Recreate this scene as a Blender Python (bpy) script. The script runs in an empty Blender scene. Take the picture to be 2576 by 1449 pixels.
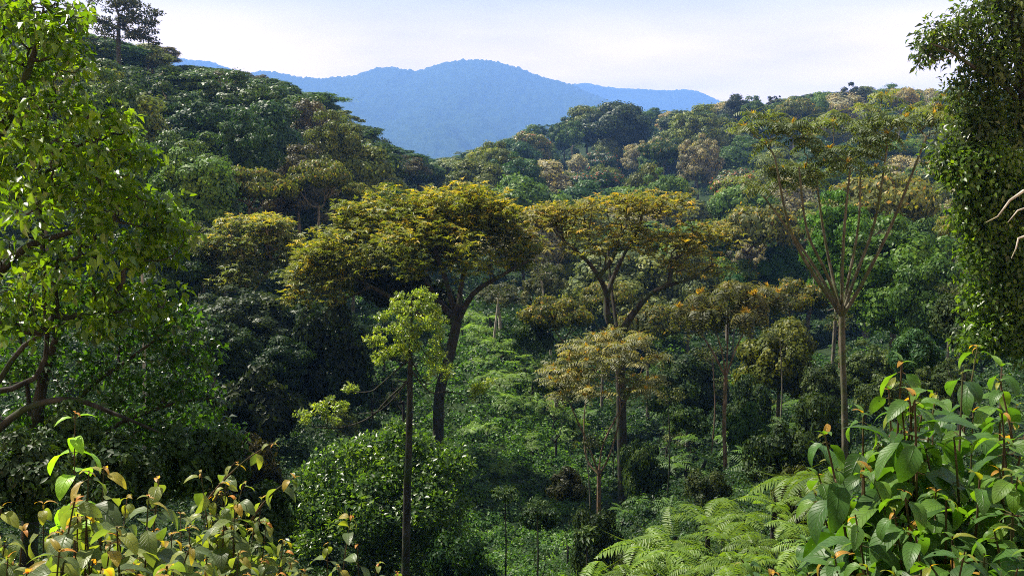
import bpy, math, random
import numpy as np

R = np.random.RandomState(11)
random.seed(5)
sc = bpy.context.scene
COL = sc.collection

# ------------------------------------------------------------------ camera model
F = 2231.0
CX, CY = 1288.0, 724.5
PITCH = math.radians(7.52)
sp, cp = math.sin(PITCH), math.cos(PITCH)


def P(px, py, D):
    """world point seen at photo position (px,py) at a distance D ahead of the camera"""
    a = (px - CX) / F
    b = (CY - py) / F
    dy = b * sp + cp
    dz = b * cp - sp
    k = D / dy
    return np.array([a * k, D, dz * k])


def Pv(px, py, D):
    a = (np.asarray(px) - CX) / F
    b = (CY - np.asarray(py)) / F
    dy = b * sp + cp
    dz = b * cp - sp
    k = D / dy
    return np.stack([a * k, D + 0 * k, dz * k], -1)


def nrm(v):
    return v / np.maximum(np.linalg.norm(v, axis=-1, keepdims=True), 1e-9)


# ------------------------------------------------------------------ value noise
class Noise:
    def __init__(s, seed):
        s.r = np.random.RandomState(seed).rand(256, 256)

    def __call__(s, x, y):
        x = np.asarray(x, float); y = np.asarray(y, float)
        xi = np.floor(x).astype(int); yi = np.floor(y).astype(int)
        fx = x - xi; fy = y - yi
        fx = fx * fx * (3 - 2 * fx); fy = fy * fy * (3 - 2 * fy)
        g = lambda i, j: s.r[(xi + i) % 256, (yi + j) % 256]
        return ((g(0, 0) * (1 - fx) + g(1, 0) * fx) * (1 - fy) + (g(0, 1) * (1 - fx) + g(1, 1) * fx) * fy) * 2 - 1


N1, N2, N3 = Noise(1), Noise(2), Noise(3)


def fbm(x, y, o=4):
    t = 0; a = 1.0
    for i in range(o):
        t = t + a * (N1, N2, N3)[i % 3](x * 2 ** i, y * 2 ** i)
        a *= 0.5
    return t


# ------------------------------------------------------------------ terrain
TC = np.array([-400, 0, 300, 700, 1000, 1250, 1500, 1700, 2000, 2300, 2600, 3000.])
TR = [
    (1.5, [2500] * 12),
    (3, [2430, 2430, 2430, 2430, 2400, 2380, 2350, 2330, 2330, 2330, 2330, 2330]),
    (6, [2000, 2000, 2000, 2000, 2000, 1980, 1950, 1880, 1800, 1760, 1740, 1740]),
    (10, [1650, 1680, 1720, 1780, 1800, 1780, 1720, 1600, 1530, 1500, 1500, 1480]),
    (16, [1440, 1480, 1530, 1650, 1720, 1690, 1600, 1450, 1390, 1370, 1330, 1300]),
    (24, [1280, 1320, 1400, 1520, 1600, 1580, 1500, 1340, 1290, 1230, 1180, 1150]),
    (34, [1140, 1180, 1240, 1380, 1470, 1480, 1430, 1290, 1200, 1130, 1070, 1050]),
    (45, [980, 1020, 1080, 1200, 1310, 1370, 1370, 1250, 1150, 1060, 980, 950]),
    (52, [900, 940, 990, 1100, 1210, 1270, 1290, 1220, 1110, 1030, 940, 900]),
    (60, [830, 870, 910, 1010, 1110, 1150, 1240, 1190, 1080, 1000, 910, 870]),
    (75, [730, 760, 800, 880, 960, 960, 1170, 1120, 1030, 950, 870, 820]),
    (100, [590, 610, 650, 720, 790, 800, 980, 1010, 950, 880, 800, 750]),
    (150, [400, 410, 450, 580, 670, 740, 800, 830, 810, 760, 690, 640]),
    (220, [125, 125, 165, 345, 540, 620, 680, 700, 670, 630, 590, 560]),
    (300, [100, 105, 140, 255, 410, 550, 600, 590, 550, 520, 490, 470]),
    (380, [250, 240, 240, 290, 450, 520, 540, 500, 450, 420, 400, 400]),
    (520, [420, 420, 400, 400, 470, 440, 410, 380, 350, 330, 310, 310]),
    (650, [460, 460, 450, 450, 440, 392, 345, 310, 290, 270, 270, 270]),
    (900, [520, 520, 520, 520, 520, 500, 450, 430, 420, 420, 420, 420]),
    (1500, [520] * 12),
    (12000, [452] * 12),
]
TL = np.log([r[0] for r in TR])


def slope(py):
    b = (CY - np.asarray(py, float)) / F
    return (b * cp - sp) / (b * sp + cp)


TT = slope(np.array([r[1] for r in TR]))          # z / D


def ground_z(x, y):
    x = np.asarray(x, float); y = np.maximum(np.asarray(y, float), 1.5)
    l = np.log(y)
    i = np.clip(np.searchsorted(TL, l) - 1, 0, len(TL) - 2)
    f = np.clip((l - TL[i]) / (TL[i + 1] - TL[i]), 0, 1)

    def row(k):
        s = TT[k]
        # photo column for this x/y at this slope
        return s
    # column from x/y (row dependent magnification is small: solve with the mean slope)
    t0 = -0.2
    for _ in range(2):
        b = (cp * t0 + sp) / (cp - sp * t0) if False else (t0 * cp + sp) / (cp - t0 * sp)
        px = CX + F * (x / y) * (b * sp + cp)
        c = np.clip(np.searchsorted(TC, px) - 1, 0, len(TC) - 2)
        g = np.clip((px - TC[c]) / (TC[c + 1] - TC[c]), 0, 1)
        g = g * g * (3 - 2 * g) * 0.5 + g * 0.5
        t0 = (TT[i, c] * (1 - g) + TT[i, c + 1] * g) * (1 - f) + (TT[i + 1, c] * (1 - g) + TT[i + 1, c + 1] * g) * f
    z = t0 * y
    amp = np.clip(y * 0.012, 0.05, 3.0)
    return z + amp * fbm(x / (4 + y * 0.12), y / (4 + y * 0.12), 3)


DS = np.exp(np.linspace(math.log(2.5), math.log(900), 500))


def hit(px, py, dmin=2.5):
    """ground point seen at photo position (px,py)"""
    pts = Pv(px, py, DS)
    gz = ground_z(pts[:, 0], pts[:, 1])
    ok = (pts[:, 2] <= gz) & (DS >= dmin)
    k = int(np.argmax(ok)) if ok.any() else len(DS) - 1
    p = pts[k].copy(); p[2] = gz[k]
    return p


def pix(p):
    """photo position of world points"""
    p = np.asarray(p, float)
    zc = p[..., 1] * cp - p[..., 2] * sp
    yc = p[..., 1] * sp + p[..., 2] * cp
    return CX + F * p[..., 0] / zc, CY - F * yc / zc


# ------------------------------------------------------------------ materials
def newmat(name):
    m = bpy.data.materials.new(name); m.use_nodes = True
    nt = m.node_tree; nt.nodes.clear()
    return m, nt, nt.nodes, nt.links


def node(nt, t, **kw):
    n = nt.nodes.new(t)
    for k, v in kw.items():
        setattr(n, k, v)
    return n


def leaf_mat(name, accent=(0.45, 0.22, 0.03), gloss=0.35, transl=0.35, rough=0.45, veins=False):
    """leaf colour = object colour varied leaf by leaf; young leaves (tint > 1) take the accent colour"""
    m, nt, ns, ln = newmat(name)
    at = node(nt, 'ShaderNodeAttribute', attribute_name='tint')
    oi = node(nt, 'ShaderNodeObjectInfo')
    rp = node(nt, 'ShaderNodeValToRGB')
    e = rp.color_ramp.elements
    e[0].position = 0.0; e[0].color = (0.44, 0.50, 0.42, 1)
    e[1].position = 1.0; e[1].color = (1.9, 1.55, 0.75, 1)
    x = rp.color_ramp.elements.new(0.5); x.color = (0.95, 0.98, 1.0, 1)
    ln.new(at.outputs['Fac'], rp.inputs['Fac'])
    mu = node(nt, 'ShaderNodeMix', data_type='RGBA', blend_type='MULTIPLY')
    mu.inputs[0].default_value = 1
    ln.new(oi.outputs['Color'], mu.inputs[6]); ln.new(rp.outputs['Color'], mu.inputs[7])
    gt = node(nt, 'ShaderNodeMapRange'); gt.inputs[1].default_value = 1.0; gt.inputs[2].default_value = 1.5
    ln.new(at.outputs['Fac'], gt.inputs[0])
    mx = node(nt, 'ShaderNodeMix', data_type='RGBA')
    ln.new(gt.outputs[0], mx.inputs[0]); ln.new(mu.outputs[2], mx.inputs[6]); mx.inputs[7].default_value = (*accent, 1)
    colr = mx.outputs[2]
    pb = node(nt, 'ShaderNodeBsdfPrincipled')
    pb.inputs['Roughness'].default_value = rough
    pb.inputs['Specular IOR Level'].default_value = gloss
    if veins:
        uv = node(nt, 'ShaderNodeUVMap', uv_map='UVMap')
        sx = node(nt, 'ShaderNodeSeparateXYZ'); ln.new(uv.outputs[0], sx.inputs[0])
        ab = node(nt, 'ShaderNodeMath', operation='ABSOLUTE'); ln.new(sx.outputs['Y'], ab.inputs[0])
        m1 = node(nt, 'ShaderNodeMath', operation='MULTIPLY'); ln.new(ab.outputs[0], m1.inputs[0]); m1.inputs[1].default_value = 2.4
        m2 = node(nt, 'ShaderNodeMath', operation='MULTIPLY_ADD'); ln.new(sx.outputs['X'], m2.inputs[0]); m2.inputs[1].default_value = 9.0
        m3 = node(nt, 'ShaderNodeMath', operation='MULTIPLY'); ln.new(m1.outputs[0], m3.inputs[0]); m3.inputs[1].default_value = -1
        ln.new(m3.outputs[0], m2.inputs[2])
        fr = node(nt, 'ShaderNodeMath', operation='PINGPONG'); ln.new(m2.outputs[0], fr.inputs[0]); fr.inputs[1].default_value = 0.5
        v1 = node(nt, 'ShaderNodeMapRange'); ln.new(fr.outputs[0], v1.inputs[0]); v1.inputs[1].default_value = 0.0; v1.inputs[2].default_value = 0.10; v1.inputs[3].default_value = 1; v1.inputs[4].default_value = 0
        v2 = node(nt, 'ShaderNodeMapRange'); ln.new(ab.outputs[0], v2.inputs[0]); v2.inputs[1].default_value = 0.0; v2.inputs[2].default_value = 0.09; v2.inputs[3].default_value = 1; v2.inputs[4].default_value = 0
        vm = node(nt, 'ShaderNodeMath', operation='MAXIMUM'); ln.new(v1.outputs[0], vm.inputs[0]); ln.new(v2.outputs[0], vm.inputs[1])
        vf = node(nt, 'ShaderNodeMath', operation='MULTIPLY'); ln.new(vm.outputs[0], vf.inputs[0]); vf.inputs[1].default_value = 0.35
        vc = node(nt, 'ShaderNodeMix', data_type='RGBA', blend_type='MULTIPLY')
        ln.new(vf.outputs[0], vc.inputs[0]); ln.new(colr, vc.inputs[6]); vc.inputs[7].default_value = (0.55, 0.6, 0.3, 1)
        # blotches
        nz = node(nt, 'ShaderNodeTexNoise'); nz.inputs['Scale'].default_value = 22; nz.inputs['Detail'].default_value = 4
        tc = node(nt, 'ShaderNodeTexCoord'); ln.new(tc.outputs['Object'], nz.inputs['Vector'])
        nr = node(nt, 'ShaderNodeMapRange'); ln.new(nz.outputs[0], nr.inputs[0]); nr.inputs[1].default_value = 0.3; nr.inputs[2].default_value = 0.7; nr.inputs[3].default_value = 0.75; nr.inputs[4].default_value = 1.25
        vb = node(nt, 'ShaderNodeVectorMath', operation='SCALE'); ln.new(vc.outputs[2], vb.inputs[0]); ln.new(nr.outputs[0], vb.inputs['Scale'])
        colr = vb.outputs[0]
        bp = node(nt, 'ShaderNodeBump'); bp.inputs['Strength'].default_value = 0.5; bp.inputs['Distance'].default_value = 0.004
        sb = node(nt, 'ShaderNodeMath', operation='SUBTRACT'); ln.new(nr.outputs[0], sb.inputs[0]); ln.new(vm.outputs[0], sb.inputs[1])
        ln.new(sb.outputs[0], bp.inputs['Height']); ln.new(bp.outputs[0], pb.inputs['Normal'])
    ln.new(colr, pb.inputs['Base Color'])
    hole = None
    if veins:
        hn = node(nt, 'ShaderNodeTexNoise'); hn.inputs['Scale'].default_value = 45; hn.inputs['Detail'].default_value = 1
        ln.new(tc.outputs['Object'], hn.inputs['Vector'])
        hole = node(nt, 'ShaderNodeMath', operation='GREATER_THAN'); ln.new(hn.outputs[0], hole.inputs[0]); hole.inputs[1].default_value = 0.735
    tr = node(nt, 'ShaderNodeBsdfTranslucent')
    tm = node(nt, 'ShaderNodeMix', data_type='RGBA', blend_type='MULTIPLY'); tm.inputs[0].default_value = 1
    ln.new(colr, tm.inputs[6]); tm.inputs[7].default_value = (2.4, 2.5, 0.55, 1)
    ln.new(tm.outputs[2], tr.inputs[0])
    ms = node(nt, 'ShaderNodeMixShader'); ms.inputs[0].default_value = transl
    ln.new(pb.outputs[0], ms.inputs[1]); ln.new(tr.outputs[0], ms.inputs[2])
    out = node(nt, 'ShaderNodeOutputMaterial')
    if hole is not None:
        tp = node(nt, 'ShaderNodeBsdfTransparent'); mh = node(nt, 'ShaderNodeMixShader')
        ln.new(hole.outputs[0], mh.inputs[0]); ln.new(ms.outputs[0], mh.inputs[1]); ln.new(tp.outputs[0], mh.inputs[2])
        ms = mh
    ln.new(ms.outputs[0], out.inputs['Surface'])
    return m


def bark_mat(name, c1, c2, scale=6.0):
    m, nt, ns, ln = newmat(name)
    tc = node(nt, 'ShaderNodeTexCoord')
    mp = node(nt, 'ShaderNodeMapping'); mp.inputs['Scale'].default_value = (1, 1, 0.3)
    ln.new(tc.outputs['Object'], mp.inputs[0])
    nz = node(nt, 'ShaderNodeTexNoise'); nz.inputs['Scale'].default_value = scale; nz.inputs['Detail'].default_value = 6
    ln.new(mp.outputs[0], nz.inputs['Vector'])
    rp = node(nt, 'ShaderNodeValToRGB')
    rp.color_ramp.elements[0].position = 0.35; rp.color_ramp.elements[0].color = (*c1, 1)
    rp.color_ramp.elements[1].position = 0.68; rp.color_ramp.elements[1].color = (*c2, 1)
    ln.new(nz.outputs[0], rp.inputs[0])
    pb = node(nt, 'ShaderNodeBsdfPrincipled'); pb.inputs['Roughness'].default_value = 0.85
    pb.inputs['Specular IOR Level'].default_value = 0.2
    bp = node(nt, 'ShaderNodeBump'); bp.inputs['Strength'].default_value = 0.6; bp.inputs['Distance'].default_value = 0.03
    ln.new(nz.outputs[0], bp.inputs['Height']); ln.new(bp.outputs[0], pb.inputs['Normal'])
    n2 = node(nt, 'ShaderNodeTexNoise'); n2.inputs['Scale'].default_value = scale * 0.28; n2.inputs['Detail'].default_value = 3
    ln.new(tc.outputs['Object'], n2.inputs['Vector'])
    mr = node(nt, 'ShaderNodeMapRange'); ln.new(n2.outputs[0], mr.inputs[0]); mr.inputs[1].default_value = 0.50; mr.inputs[2].default_value = 0.60; mr.inputs[4].default_value = 0.75
    mm = node(nt, 'ShaderNodeMix', data_type='RGBA'); ln.new(mr.outputs[0], mm.inputs[0]); ln.new(rp.outputs[0], mm.inputs[6])
    mm.inputs[7].default_value = (c1[0] * .8 + .015, c1[1] * .8 + .035, c1[2] * .5 + .008, 1)
    ln.new(mm.outputs[2], pb.inputs['Base Color'])
    out = node(nt, 'ShaderNodeOutputMaterial'); ln.new(pb.outputs[0], out.inputs[0])
    return m


def ground_mat(name, cols, scale):
    m, nt, ns, ln = newmat(name)
    tc = node(nt, 'ShaderNodeTexCoord')
    nz = node(nt, 'ShaderNodeTexNoise'); nz.inputs['Scale'].default_value = scale; nz.inputs['Detail'].default_value = 8
    nz.inputs['Roughness'].default_value = 0.65
    ln.new(tc.outputs['Object'], nz.inputs['Vector'])
    rp = node(nt, 'ShaderNodeValToRGB')
    rp.color_ramp.elements[0].position = 0.35; rp.color_ramp.elements[0].color = (*cols[0], 1)
    rp.color_ramp.elements[1].position = 0.65; rp.color_ramp.elements[1].color = (*cols[1], 1)
    ln.new(nz.outputs[0], rp.inputs[0])
    pb = node(nt, 'ShaderNodeBsdfPrincipled'); pb.inputs['Roughness'].default_value = 0.95
    pb.inputs['Specular IOR Level'].default_value = 0.05
    ln.new(rp.outputs[0], pb.inputs['Base Color'])
    out = node(nt, 'ShaderNodeOutputMaterial'); ln.new(pb.outputs[0], out.inputs[0])
    return m


M_LEAF = leaf_mat('leaf_matte', gloss=0.12, transl=0.2)
M_GLOSS = leaf_mat('leaf_glossy', gloss=0.4, transl=0.45, rough=0.35)
M_ORANGE = leaf_mat('leaf_with_orange_flush', accent=(0.36, 0.20, 0.03), gloss=0.15, transl=0.3)
M_YELLOW = leaf_mat('leaf_with_golden_flush', accent=(0.44, 0.29, 0.025), gloss=0.15, transl=0.3)
M_PINK = leaf_mat('leaf_with_red_flush', accent=(0.40, 0.10, 0.06), gloss=0.3, transl=0.25)
M_FERN = leaf_mat('fern_leaf', gloss=0.25, transl=0.35)
M_BIG = leaf_mat('broad_leaf', accent=(0.46, 0.19, 0.03), gloss=0.36, transl=0.40, rough=0.45, veins=True)
M_BARK_DARK = bark_mat('bark_dark', (0.012, 0.011, 0.009), (0.055, 0.050, 0.040))
M_BARK_GREY = bark_mat('bark_grey', (0.06, 0.052, 0.040), (0.20, 0.175, 0.14))
M_BARK_PALE = bark_mat('bark_pale', (0.20, 0.17, 0.14), (0.45, 0.41, 0.36))
M_BARK_RED = bark_mat('bark_reddish', (0.07, 0.04, 0.028), (0.24, 0.16, 0.11))
M_CANE = bark_mat('bark_cane', (0.05, 0.045, 0.028), (0.15, 0.135, 0.095))
M_STEM = bark_mat('green_stem', (0.03, 0.02, 0.012), (0.10, 0.065, 0.03), 20)
M_GROUND = ground_mat('forest_soil', ((0.012, 0.02, 0.008), (0.03, 0.05, 0.018)), 0.8)
M_MOUNT = ground_mat('forested_mountain', ((0.012, 0.028, 0.010), (0.035, 0.06, 0.022)), 0.02)

# ------------------------------------------------------------------ mesh helpers
T_DIA = (np.array([[0, 0, 0], [.45, .5, .0], [1, 0, -.05], [.45, -.5, 0]]), np.array([[0, 3, 2, 1]]))
T_LEAF = (np.array([[0, 0, 0], [.42, .5, .10], [1, 0, -.06], [.42, -.5, .10], [.5, 0, -.02]]),
          np.array([[0, 4, 2, 1], [0, 3, 2, 4]]))


def big_template(nu=7, nv=4):
    V = []; Fc = []; UV = []
    for i in range(nu + 1):
        u = i / nu
        w = (u ** 0.55) * ((1 - u) ** 0.85) * 1.75 if 0 < u < 1 else 0.012
        w = max(w, 0.02)
        for j in range(nv + 1):
            v = -1 + 2 * j / nv
            V.append([u, 0.5 * w * v, 0.10 * abs(v) * w + 0.015 * math.sin(u * 19 + (2 if v > 0 else 0)) * abs(v)])
            UV.append([u, v])
    for i in range(nu):
        for j in range(nv):
            a = i * (nv + 1) + j
            Fc.append([a, a + 1, a + nv + 2, a + nv + 1])
    return np.array(V), np.array(Fc), np.array(UV)


T_BIG = big_template()


def perp_frame(a, n):
    a = nrm(a)
    n = nrm(n - a * np.sum(a * n, -1, keepdims=True))
    return a, n, np.cross(n, a)


class Batch:
    def __init__(s):
        s.v = []; s.f = []; s.t = []; s.uv = []; s.n = 0

    def place(s, T, pos, a, n, L, W, tint, droop=None):
        V, Fc = T[0], T[1]
        N = len(pos); k = len(V)
        if N == 0:
            return
        a, n, sd = perp_frame(a, n)
        L = np.broadcast_to(np.asarray(L, float), (N,)); W = np.broadcast_to(np.asarray(W, float), (N,))
        u = np.broadcast_to(V[:, 0], (N, k)).copy(); w = np.broadcast_to(V[:, 2], (N, k)).copy()
        if droop is not None:
            d = np.maximum(np.broadcast_to(np.asarray(droop, float), (N,)), 0.02)[:, None]
            uu = np.sin(d * u) / d
            w = w * np.cos(d * u) - (1 - np.cos(d * u)) / d
            u = uu
        X = pos[:, None, :] + (u * L[:, None])[..., None] * a[:, None, :] + (V[None, :, 1] * W[:, None])[..., None] * sd[:, None, :] \
            + (w * L[:, None])[..., None] * n[:, None, :]
        s.v.append(X.reshape(-1, 3))
        s.f.append((Fc[None] + (np.arange(N) * k)[:, None, None] + s.n).reshape(-1, 4))
        s.t.append(np.repeat(np.broadcast_to(tint, (N,)), len(Fc)))
        if len(T) > 2:
            s.uv.append(np.tile(T[2][Fc].reshape(-1, 2), (N, 1)))
        s.n += N * k

    def tube(s, pts, rad, sides=6, tint=0.5):
        pts = np.asarray(pts, float); rad = np.asarray(rad, float)
        m = len(pts)
        if m < 2:
            return
        d = np.gradient(pts, axis=0); d = nrm(d)
        ref = np.array([0.13, 0.97, 0.05]) if abs(d[0][2]) > 0.5 else np.array([0, 0, 1.])
        a = nrm(np.cross(d, ref)); b = np.cross(d, a)
        th = np.linspace(0, 2 * math.pi, sides, endpoint=False)
        ring = pts[:, None] + rad[:, None, None] * (np.cos(th)[None, :, None] * a[:, None] + np.sin(th)[None, :, None] * b[:, None])
        s.v.append(ring.reshape(-1, 3))
        i = np.arange(m - 1)[:, None] * sides; j = np.arange(sides)[None]; j2 = (j + 1) % sides
        f = np.stack([i + j, i + j2, i + sides + j2, i + sides + j], -1).reshape(-1, 4) + s.n
        s.f.append(f); s.t.append(np.full(len(f), tint)); s.n += m * sides

    def mesh(s, name, mat, smooth=False, origin=None):
        v = np.concatenate(s.v).astype(np.float32)
        if origin is not None:
            v = v - np.asarray(origin, np.float32)
        f = np.concatenate(s.f).astype(np.int32)
        me = bpy.data.meshes.new(name)
        me.vertices.add(len(v)); me.vertices.foreach_set('co', v.ravel())
        me.loops.add(len(f) * 4); me.loops.foreach_set('vertex_index', f.ravel())
        me.polygons.add(len(f))
        me.polygons.foreach_set('loop_start', np.arange(len(f), dtype=np.int32) * 4)
        me.polygons.foreach_set('loop_total', np.full(len(f), 4, np.int32))
        if smooth:
            me.polygons.foreach_set('use_smooth', np.ones(len(f), bool))
        at = me.attributes.new('tint', 'FLOAT', 'FACE')
        at.data.foreach_set('value', np.concatenate(s.t).astype(np.float32))
        if s.uv:
            ul = me.uv_layers.new(name='UVMap')
            u = np.concatenate(s.uv)
            if len(u) == len(f) * 4:
                ul.data.foreach_set('uv', u.astype(np.float32).ravel())
        me.materials.append(mat)
        me.update(); me.validate()
        return me


def obj(name, me, parent=None, color=None, loc=None):
    o = bpy.data.objects.new(name, me)
    COL.objects.link(o)
    if parent is not None:
        o.parent = parent
    if color is not None:
        o.color = (*color, 1)
    if loc is not None:
        o.location = loc
    return o


def empty(name, loc, label, cat, group=None):
    o = bpy.data.objects.new(name, None); COL.objects.link(o)
    o.empty_display_size = 0.3
    o.location = loc
    o['label'] = label; o['category'] = cat
    if group:
        o['group'] = group
    return o


def struct(o, kind='structure', label=None, cat=None):
    o['kind'] = kind
    if label:
        o['label'] = label
    if cat:
        o['category'] = cat
    return o


# ------------------------------------------------------------------ foliage makers (all write into a Batch)
def rdir(n, rs=R):
    return nrm(rs.normal(size=(n, 3)))


def tuft(b, C, rc, per, L, W, T=T_LEAF, flat=0.6, tint=None, up=0.7, droop=0.5, hang=0.0, top_accent=None, spread=1.0):
    """loose leaves gathered round clump centres C (radius rc)"""
    n = len(C)
    if n == 0:
        return
    per = int(per)
    rc = np.broadcast_to(np.asarray(rc, float), (n,))
    c = np.repeat(C, per, 0); r = np.repeat(rc, per)
    d = rdir(n * per)
    rad = R.rand(n * per) ** 0.45
    off = d * (r * rad)[:, None]; off[:, 2] *= flat
    pos = c + off
    nor = nrm(d * 0.8 + np.array([0, 0, up]) + R.normal(size=pos.shape) * 0.45)
    ax = nrm(d * spread + R.normal(size=pos.shape) * 0.6 + np.array([0, 0, -hang]))
    s = 0.7 + 0.6 * R.rand(n * per)
    t = R.rand(n * per) if tint is None else np.clip(tint + R.normal(size=n * per) * 0.22, 0, 1)
    # each clump's leaf tint leans lighter or darker as a whole, at random
    ct = np.repeat(R.normal(size=n) * 0.13, per)
    t = np.clip(t + ct, 0, 0.99)
    if top_accent is not None:
        hgt = off[:, 2] / (r * flat + 1e-6)
        pa = np.repeat(np.broadcast_to(top_accent, (n,)), per)
        m = (R.rand(n * per) < pa * np.clip(0.35 + hgt, 0, 1))
        t = np.where(m, 1.0 + 0.5 * R.rand(n * per) ** 0.6, t)
    b.place(T, pos, ax, nor, L * s, W * s, t, droop * (0.5 + R.rand(n * per)))


def rosettes(b, C, rc, per, L, W, k=8, accent=0.3, flat=0.5, tintc=0.5, T=T_LEAF):
    """whorls of narrow leaves at twig ends"""
    n = len(C); per = int(per)
    if n == 0:
        return
    c = np.repeat(C, per, 0); r = np.repeat(np.broadcast_to(np.asarray(rc, float), (n,)), per)
    off = rdir(n * per) * (r * R.rand(n * per) ** 0.4)[:, None]; off[:, 2] *= flat
    cc = c + off
    acc = np.repeat(np.broadcast_to(np.asarray(accent, float), (n,)), per)
    m = len(cc)
    isacc = R.rand(m) < acc * np.clip(0.65 + off[:, 2] / (r * flat + 1e-6), 0.05, 1.5)
    base = np.repeat(R.normal(size=n) * 0.14, per)
    cc2 = np.repeat(cc, k, 0); N = m * k
    th = np.tile(np.arange(k) / k * 2 * math.pi, m) + np.repeat(R.rand(m) * 6.28, k) + R.normal(size=N) * 0.2
    el = 0.15 + 0.55 * R.rand(N)
    a = np.stack([np.cos(th) * np.cos(el), np.sin(th) * np.cos(el), np.sin(el)], -1)
    tilt = np.repeat(R.normal(size=(m, 3)) * 0.3, k, 0)
    a = nrm(a + tilt)
    nn = np.array([0, 0, 1.]) + tilt - a * 0.1
    s = np.repeat(0.7 + 0.6 * R.rand(m), k) * (0.8 + 0.4 * R.rand(N))
    t = np.clip(tintc + np.repeat(base, k) + R.normal(size=N) * 0.2, 0, 0.99)
    ia = np.repeat(isacc, k) & (R.rand(N) < 0.7)
    t = np.where(ia, 1.0 + 0.42 * R.rand(N), t)
    b.place(T, cc2, a, nn, L * s, W * s, t, 0.5 + 1.1 * R.rand(N))


def pinnate(b, C, L=1.2, k=9, pairs=10, lw=0.07, ll=0.28, accent=0.5, hang=0.0, tintc=0.45):
    """rosettes of long pinnate leaves, with a tuft of young leaves in the middle"""
    n = len(C)
    N = n * k
    c = np.repeat(C, k, 0)
    th = np.tile(np.arange(k) / k * 2 * math.pi, n) + np.repeat(R.rand(n) * 6.28, k) + R.normal(size=N) * 0.2
    el = 0.05 + 0.75 * R.rand(N) - hang * R.rand(N)
    a = np.stack([np.cos(th) * np.cos(el), np.sin(th) * np.cos(el), np.sin(el)], -1)
    a, nn, sd = perp_frame(a, np.tile([0, 0, 1.], (N, 1)) + R.normal(size=(N, 3)) * 0.15)
    Ls = L * (0.6 + 0.55 * R.rand(N)); d = 0.7 + 0.9 * R.rand(N) + hang
    ct = np.repeat(R.normal(size=n) * 0.12, k) + R.normal(size=N) * 0.12
    U = np.linspace(0.16, 1.0, pairs)
    for i, u in enumerate(U):
        p = c + (np.sin(d * u) / d * Ls)[:, None] * a - ((1 - np.cos(d * u)) / d * Ls)[:, None] * nn
        fw = np.cos(d * u)[:, None] * a - np.sin(d * u)[:, None] * nn
        up = np.cos(d * u)[:, None] * nn + np.sin(d * u)[:, None] * a
        prof = 0.55 + 0.6 * math.sin(math.pi * (u ** 0.8))
        for sg in (-1, 1):
            ax = nrm(sd * sg + fw * 0.35 - up * 0.25 + R.normal(size=(N, 3)) * 0.08)
            t = np.clip(tintc + ct + R.normal(size=N) * 0.12, 0, .99)
            b.place(T_LEAF, p, ax, up + R.normal(size=(N, 3)) * 0.1, ll * prof * (L / 1.2) * (0.9 + .2 * R.rand(N)), lw * (L / 1.2) * (0.9 + .3 * R.rand(N)), t, 0.6)
    # rachis as thin leaves
    b.place(T_DIA, c, a, sd, Ls * 0.9, 0.025 * L, np.full(N, 0.7), d)
    # young tuft
    m = (R.rand(n) < accent)
    c2 = np.repeat(C[m], 7, 0); q = len(c2)
    if q:
        aa = nrm(R.normal(size=(q, 3)) * 0.5 + np.array([0, 0, 0.9]))
        b.place(T_LEAF, c2, aa, R.normal(size=(q, 3)), 0.36 * L / 1.2, 0.11 * L / 1.2, 1.2 + 0.3 * R.rand(q), 0.9)


def frond(b, pos, a, nn, L, droop, pairs=20, wmax=0.32, fine=6, tint=0.5):
    """bipinnate fern fronds, vectorised over many fronds"""
    N = len(pos)
    a, nn, sd = perp_frame(a, nn)
    L = np.broadcast_to(np.asarray(L, float), (N,)); d = np.broadcast_to(np.asarray(droop, float), (N,))
    t0 = np.broadcast_to(np.asarray(tint, float), (N,))
    U = np.linspace(0.12, 0.985, pairs)
    for u in U:
        p = pos + (np.sin(d * u) / d * L)[:, None] * a - ((1 - np.cos(d * u)) / d * L)[:, None] * nn
        fw = np.cos(d * u)[:, None] * a - np.sin(d * u)[:, None] * nn
        up = np.cos(d * u)[:, None] * nn + np.sin(d * u)[:, None] * a
        pl = wmax * (math.sin(math.pi * min(1, (u * 0.86 + 0.14)) ** 1.15) ** 0.8 + 0.04) * L
        for sg in (-1, 1):
            ax = nrm(sd * sg + fw * 0.42 + up * 0.10 + R.normal(size=(N, 3)) * 0.05)
            if fine <= 1:
                b.place(T_LEAF, p, ax, up + R.normal(size=(N, 3)) * 0.12, pl, L * 0.062, np.clip(t0 + R.normal(size=N) * 0.1, 0, .99), 0.7)
            else:
                dr = 0.75
                a2, n2, s2 = perp_frame(ax, up)
                for w in np.linspace(0.06, 0.97, fine):
                    pp = p + (math.sin(dr * w) / dr * pl)[:, None] * a2 - ((1 - math.cos(dr * w)) / dr * pl)[:, None] * n2
                    f2 = math.cos(dr * w) * a2 - math.sin(dr * w) * n2
                    wl = 0.036 * L * (1.05 - 0.75 * w) * 1.2
                    for s3 in (-1, 1):
                        b.place(T_DIA, pp, s2 * s3 + f2 * 0.5, n2, wl, wl * 0.62,
                                np.clip(t0 + R.normal(size=N) * 0.08, 0, .99), None)
    b.place(T_DIA, pos, a, sd, L, 0.012 * L, np.full(N, 0.8), d)


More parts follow.
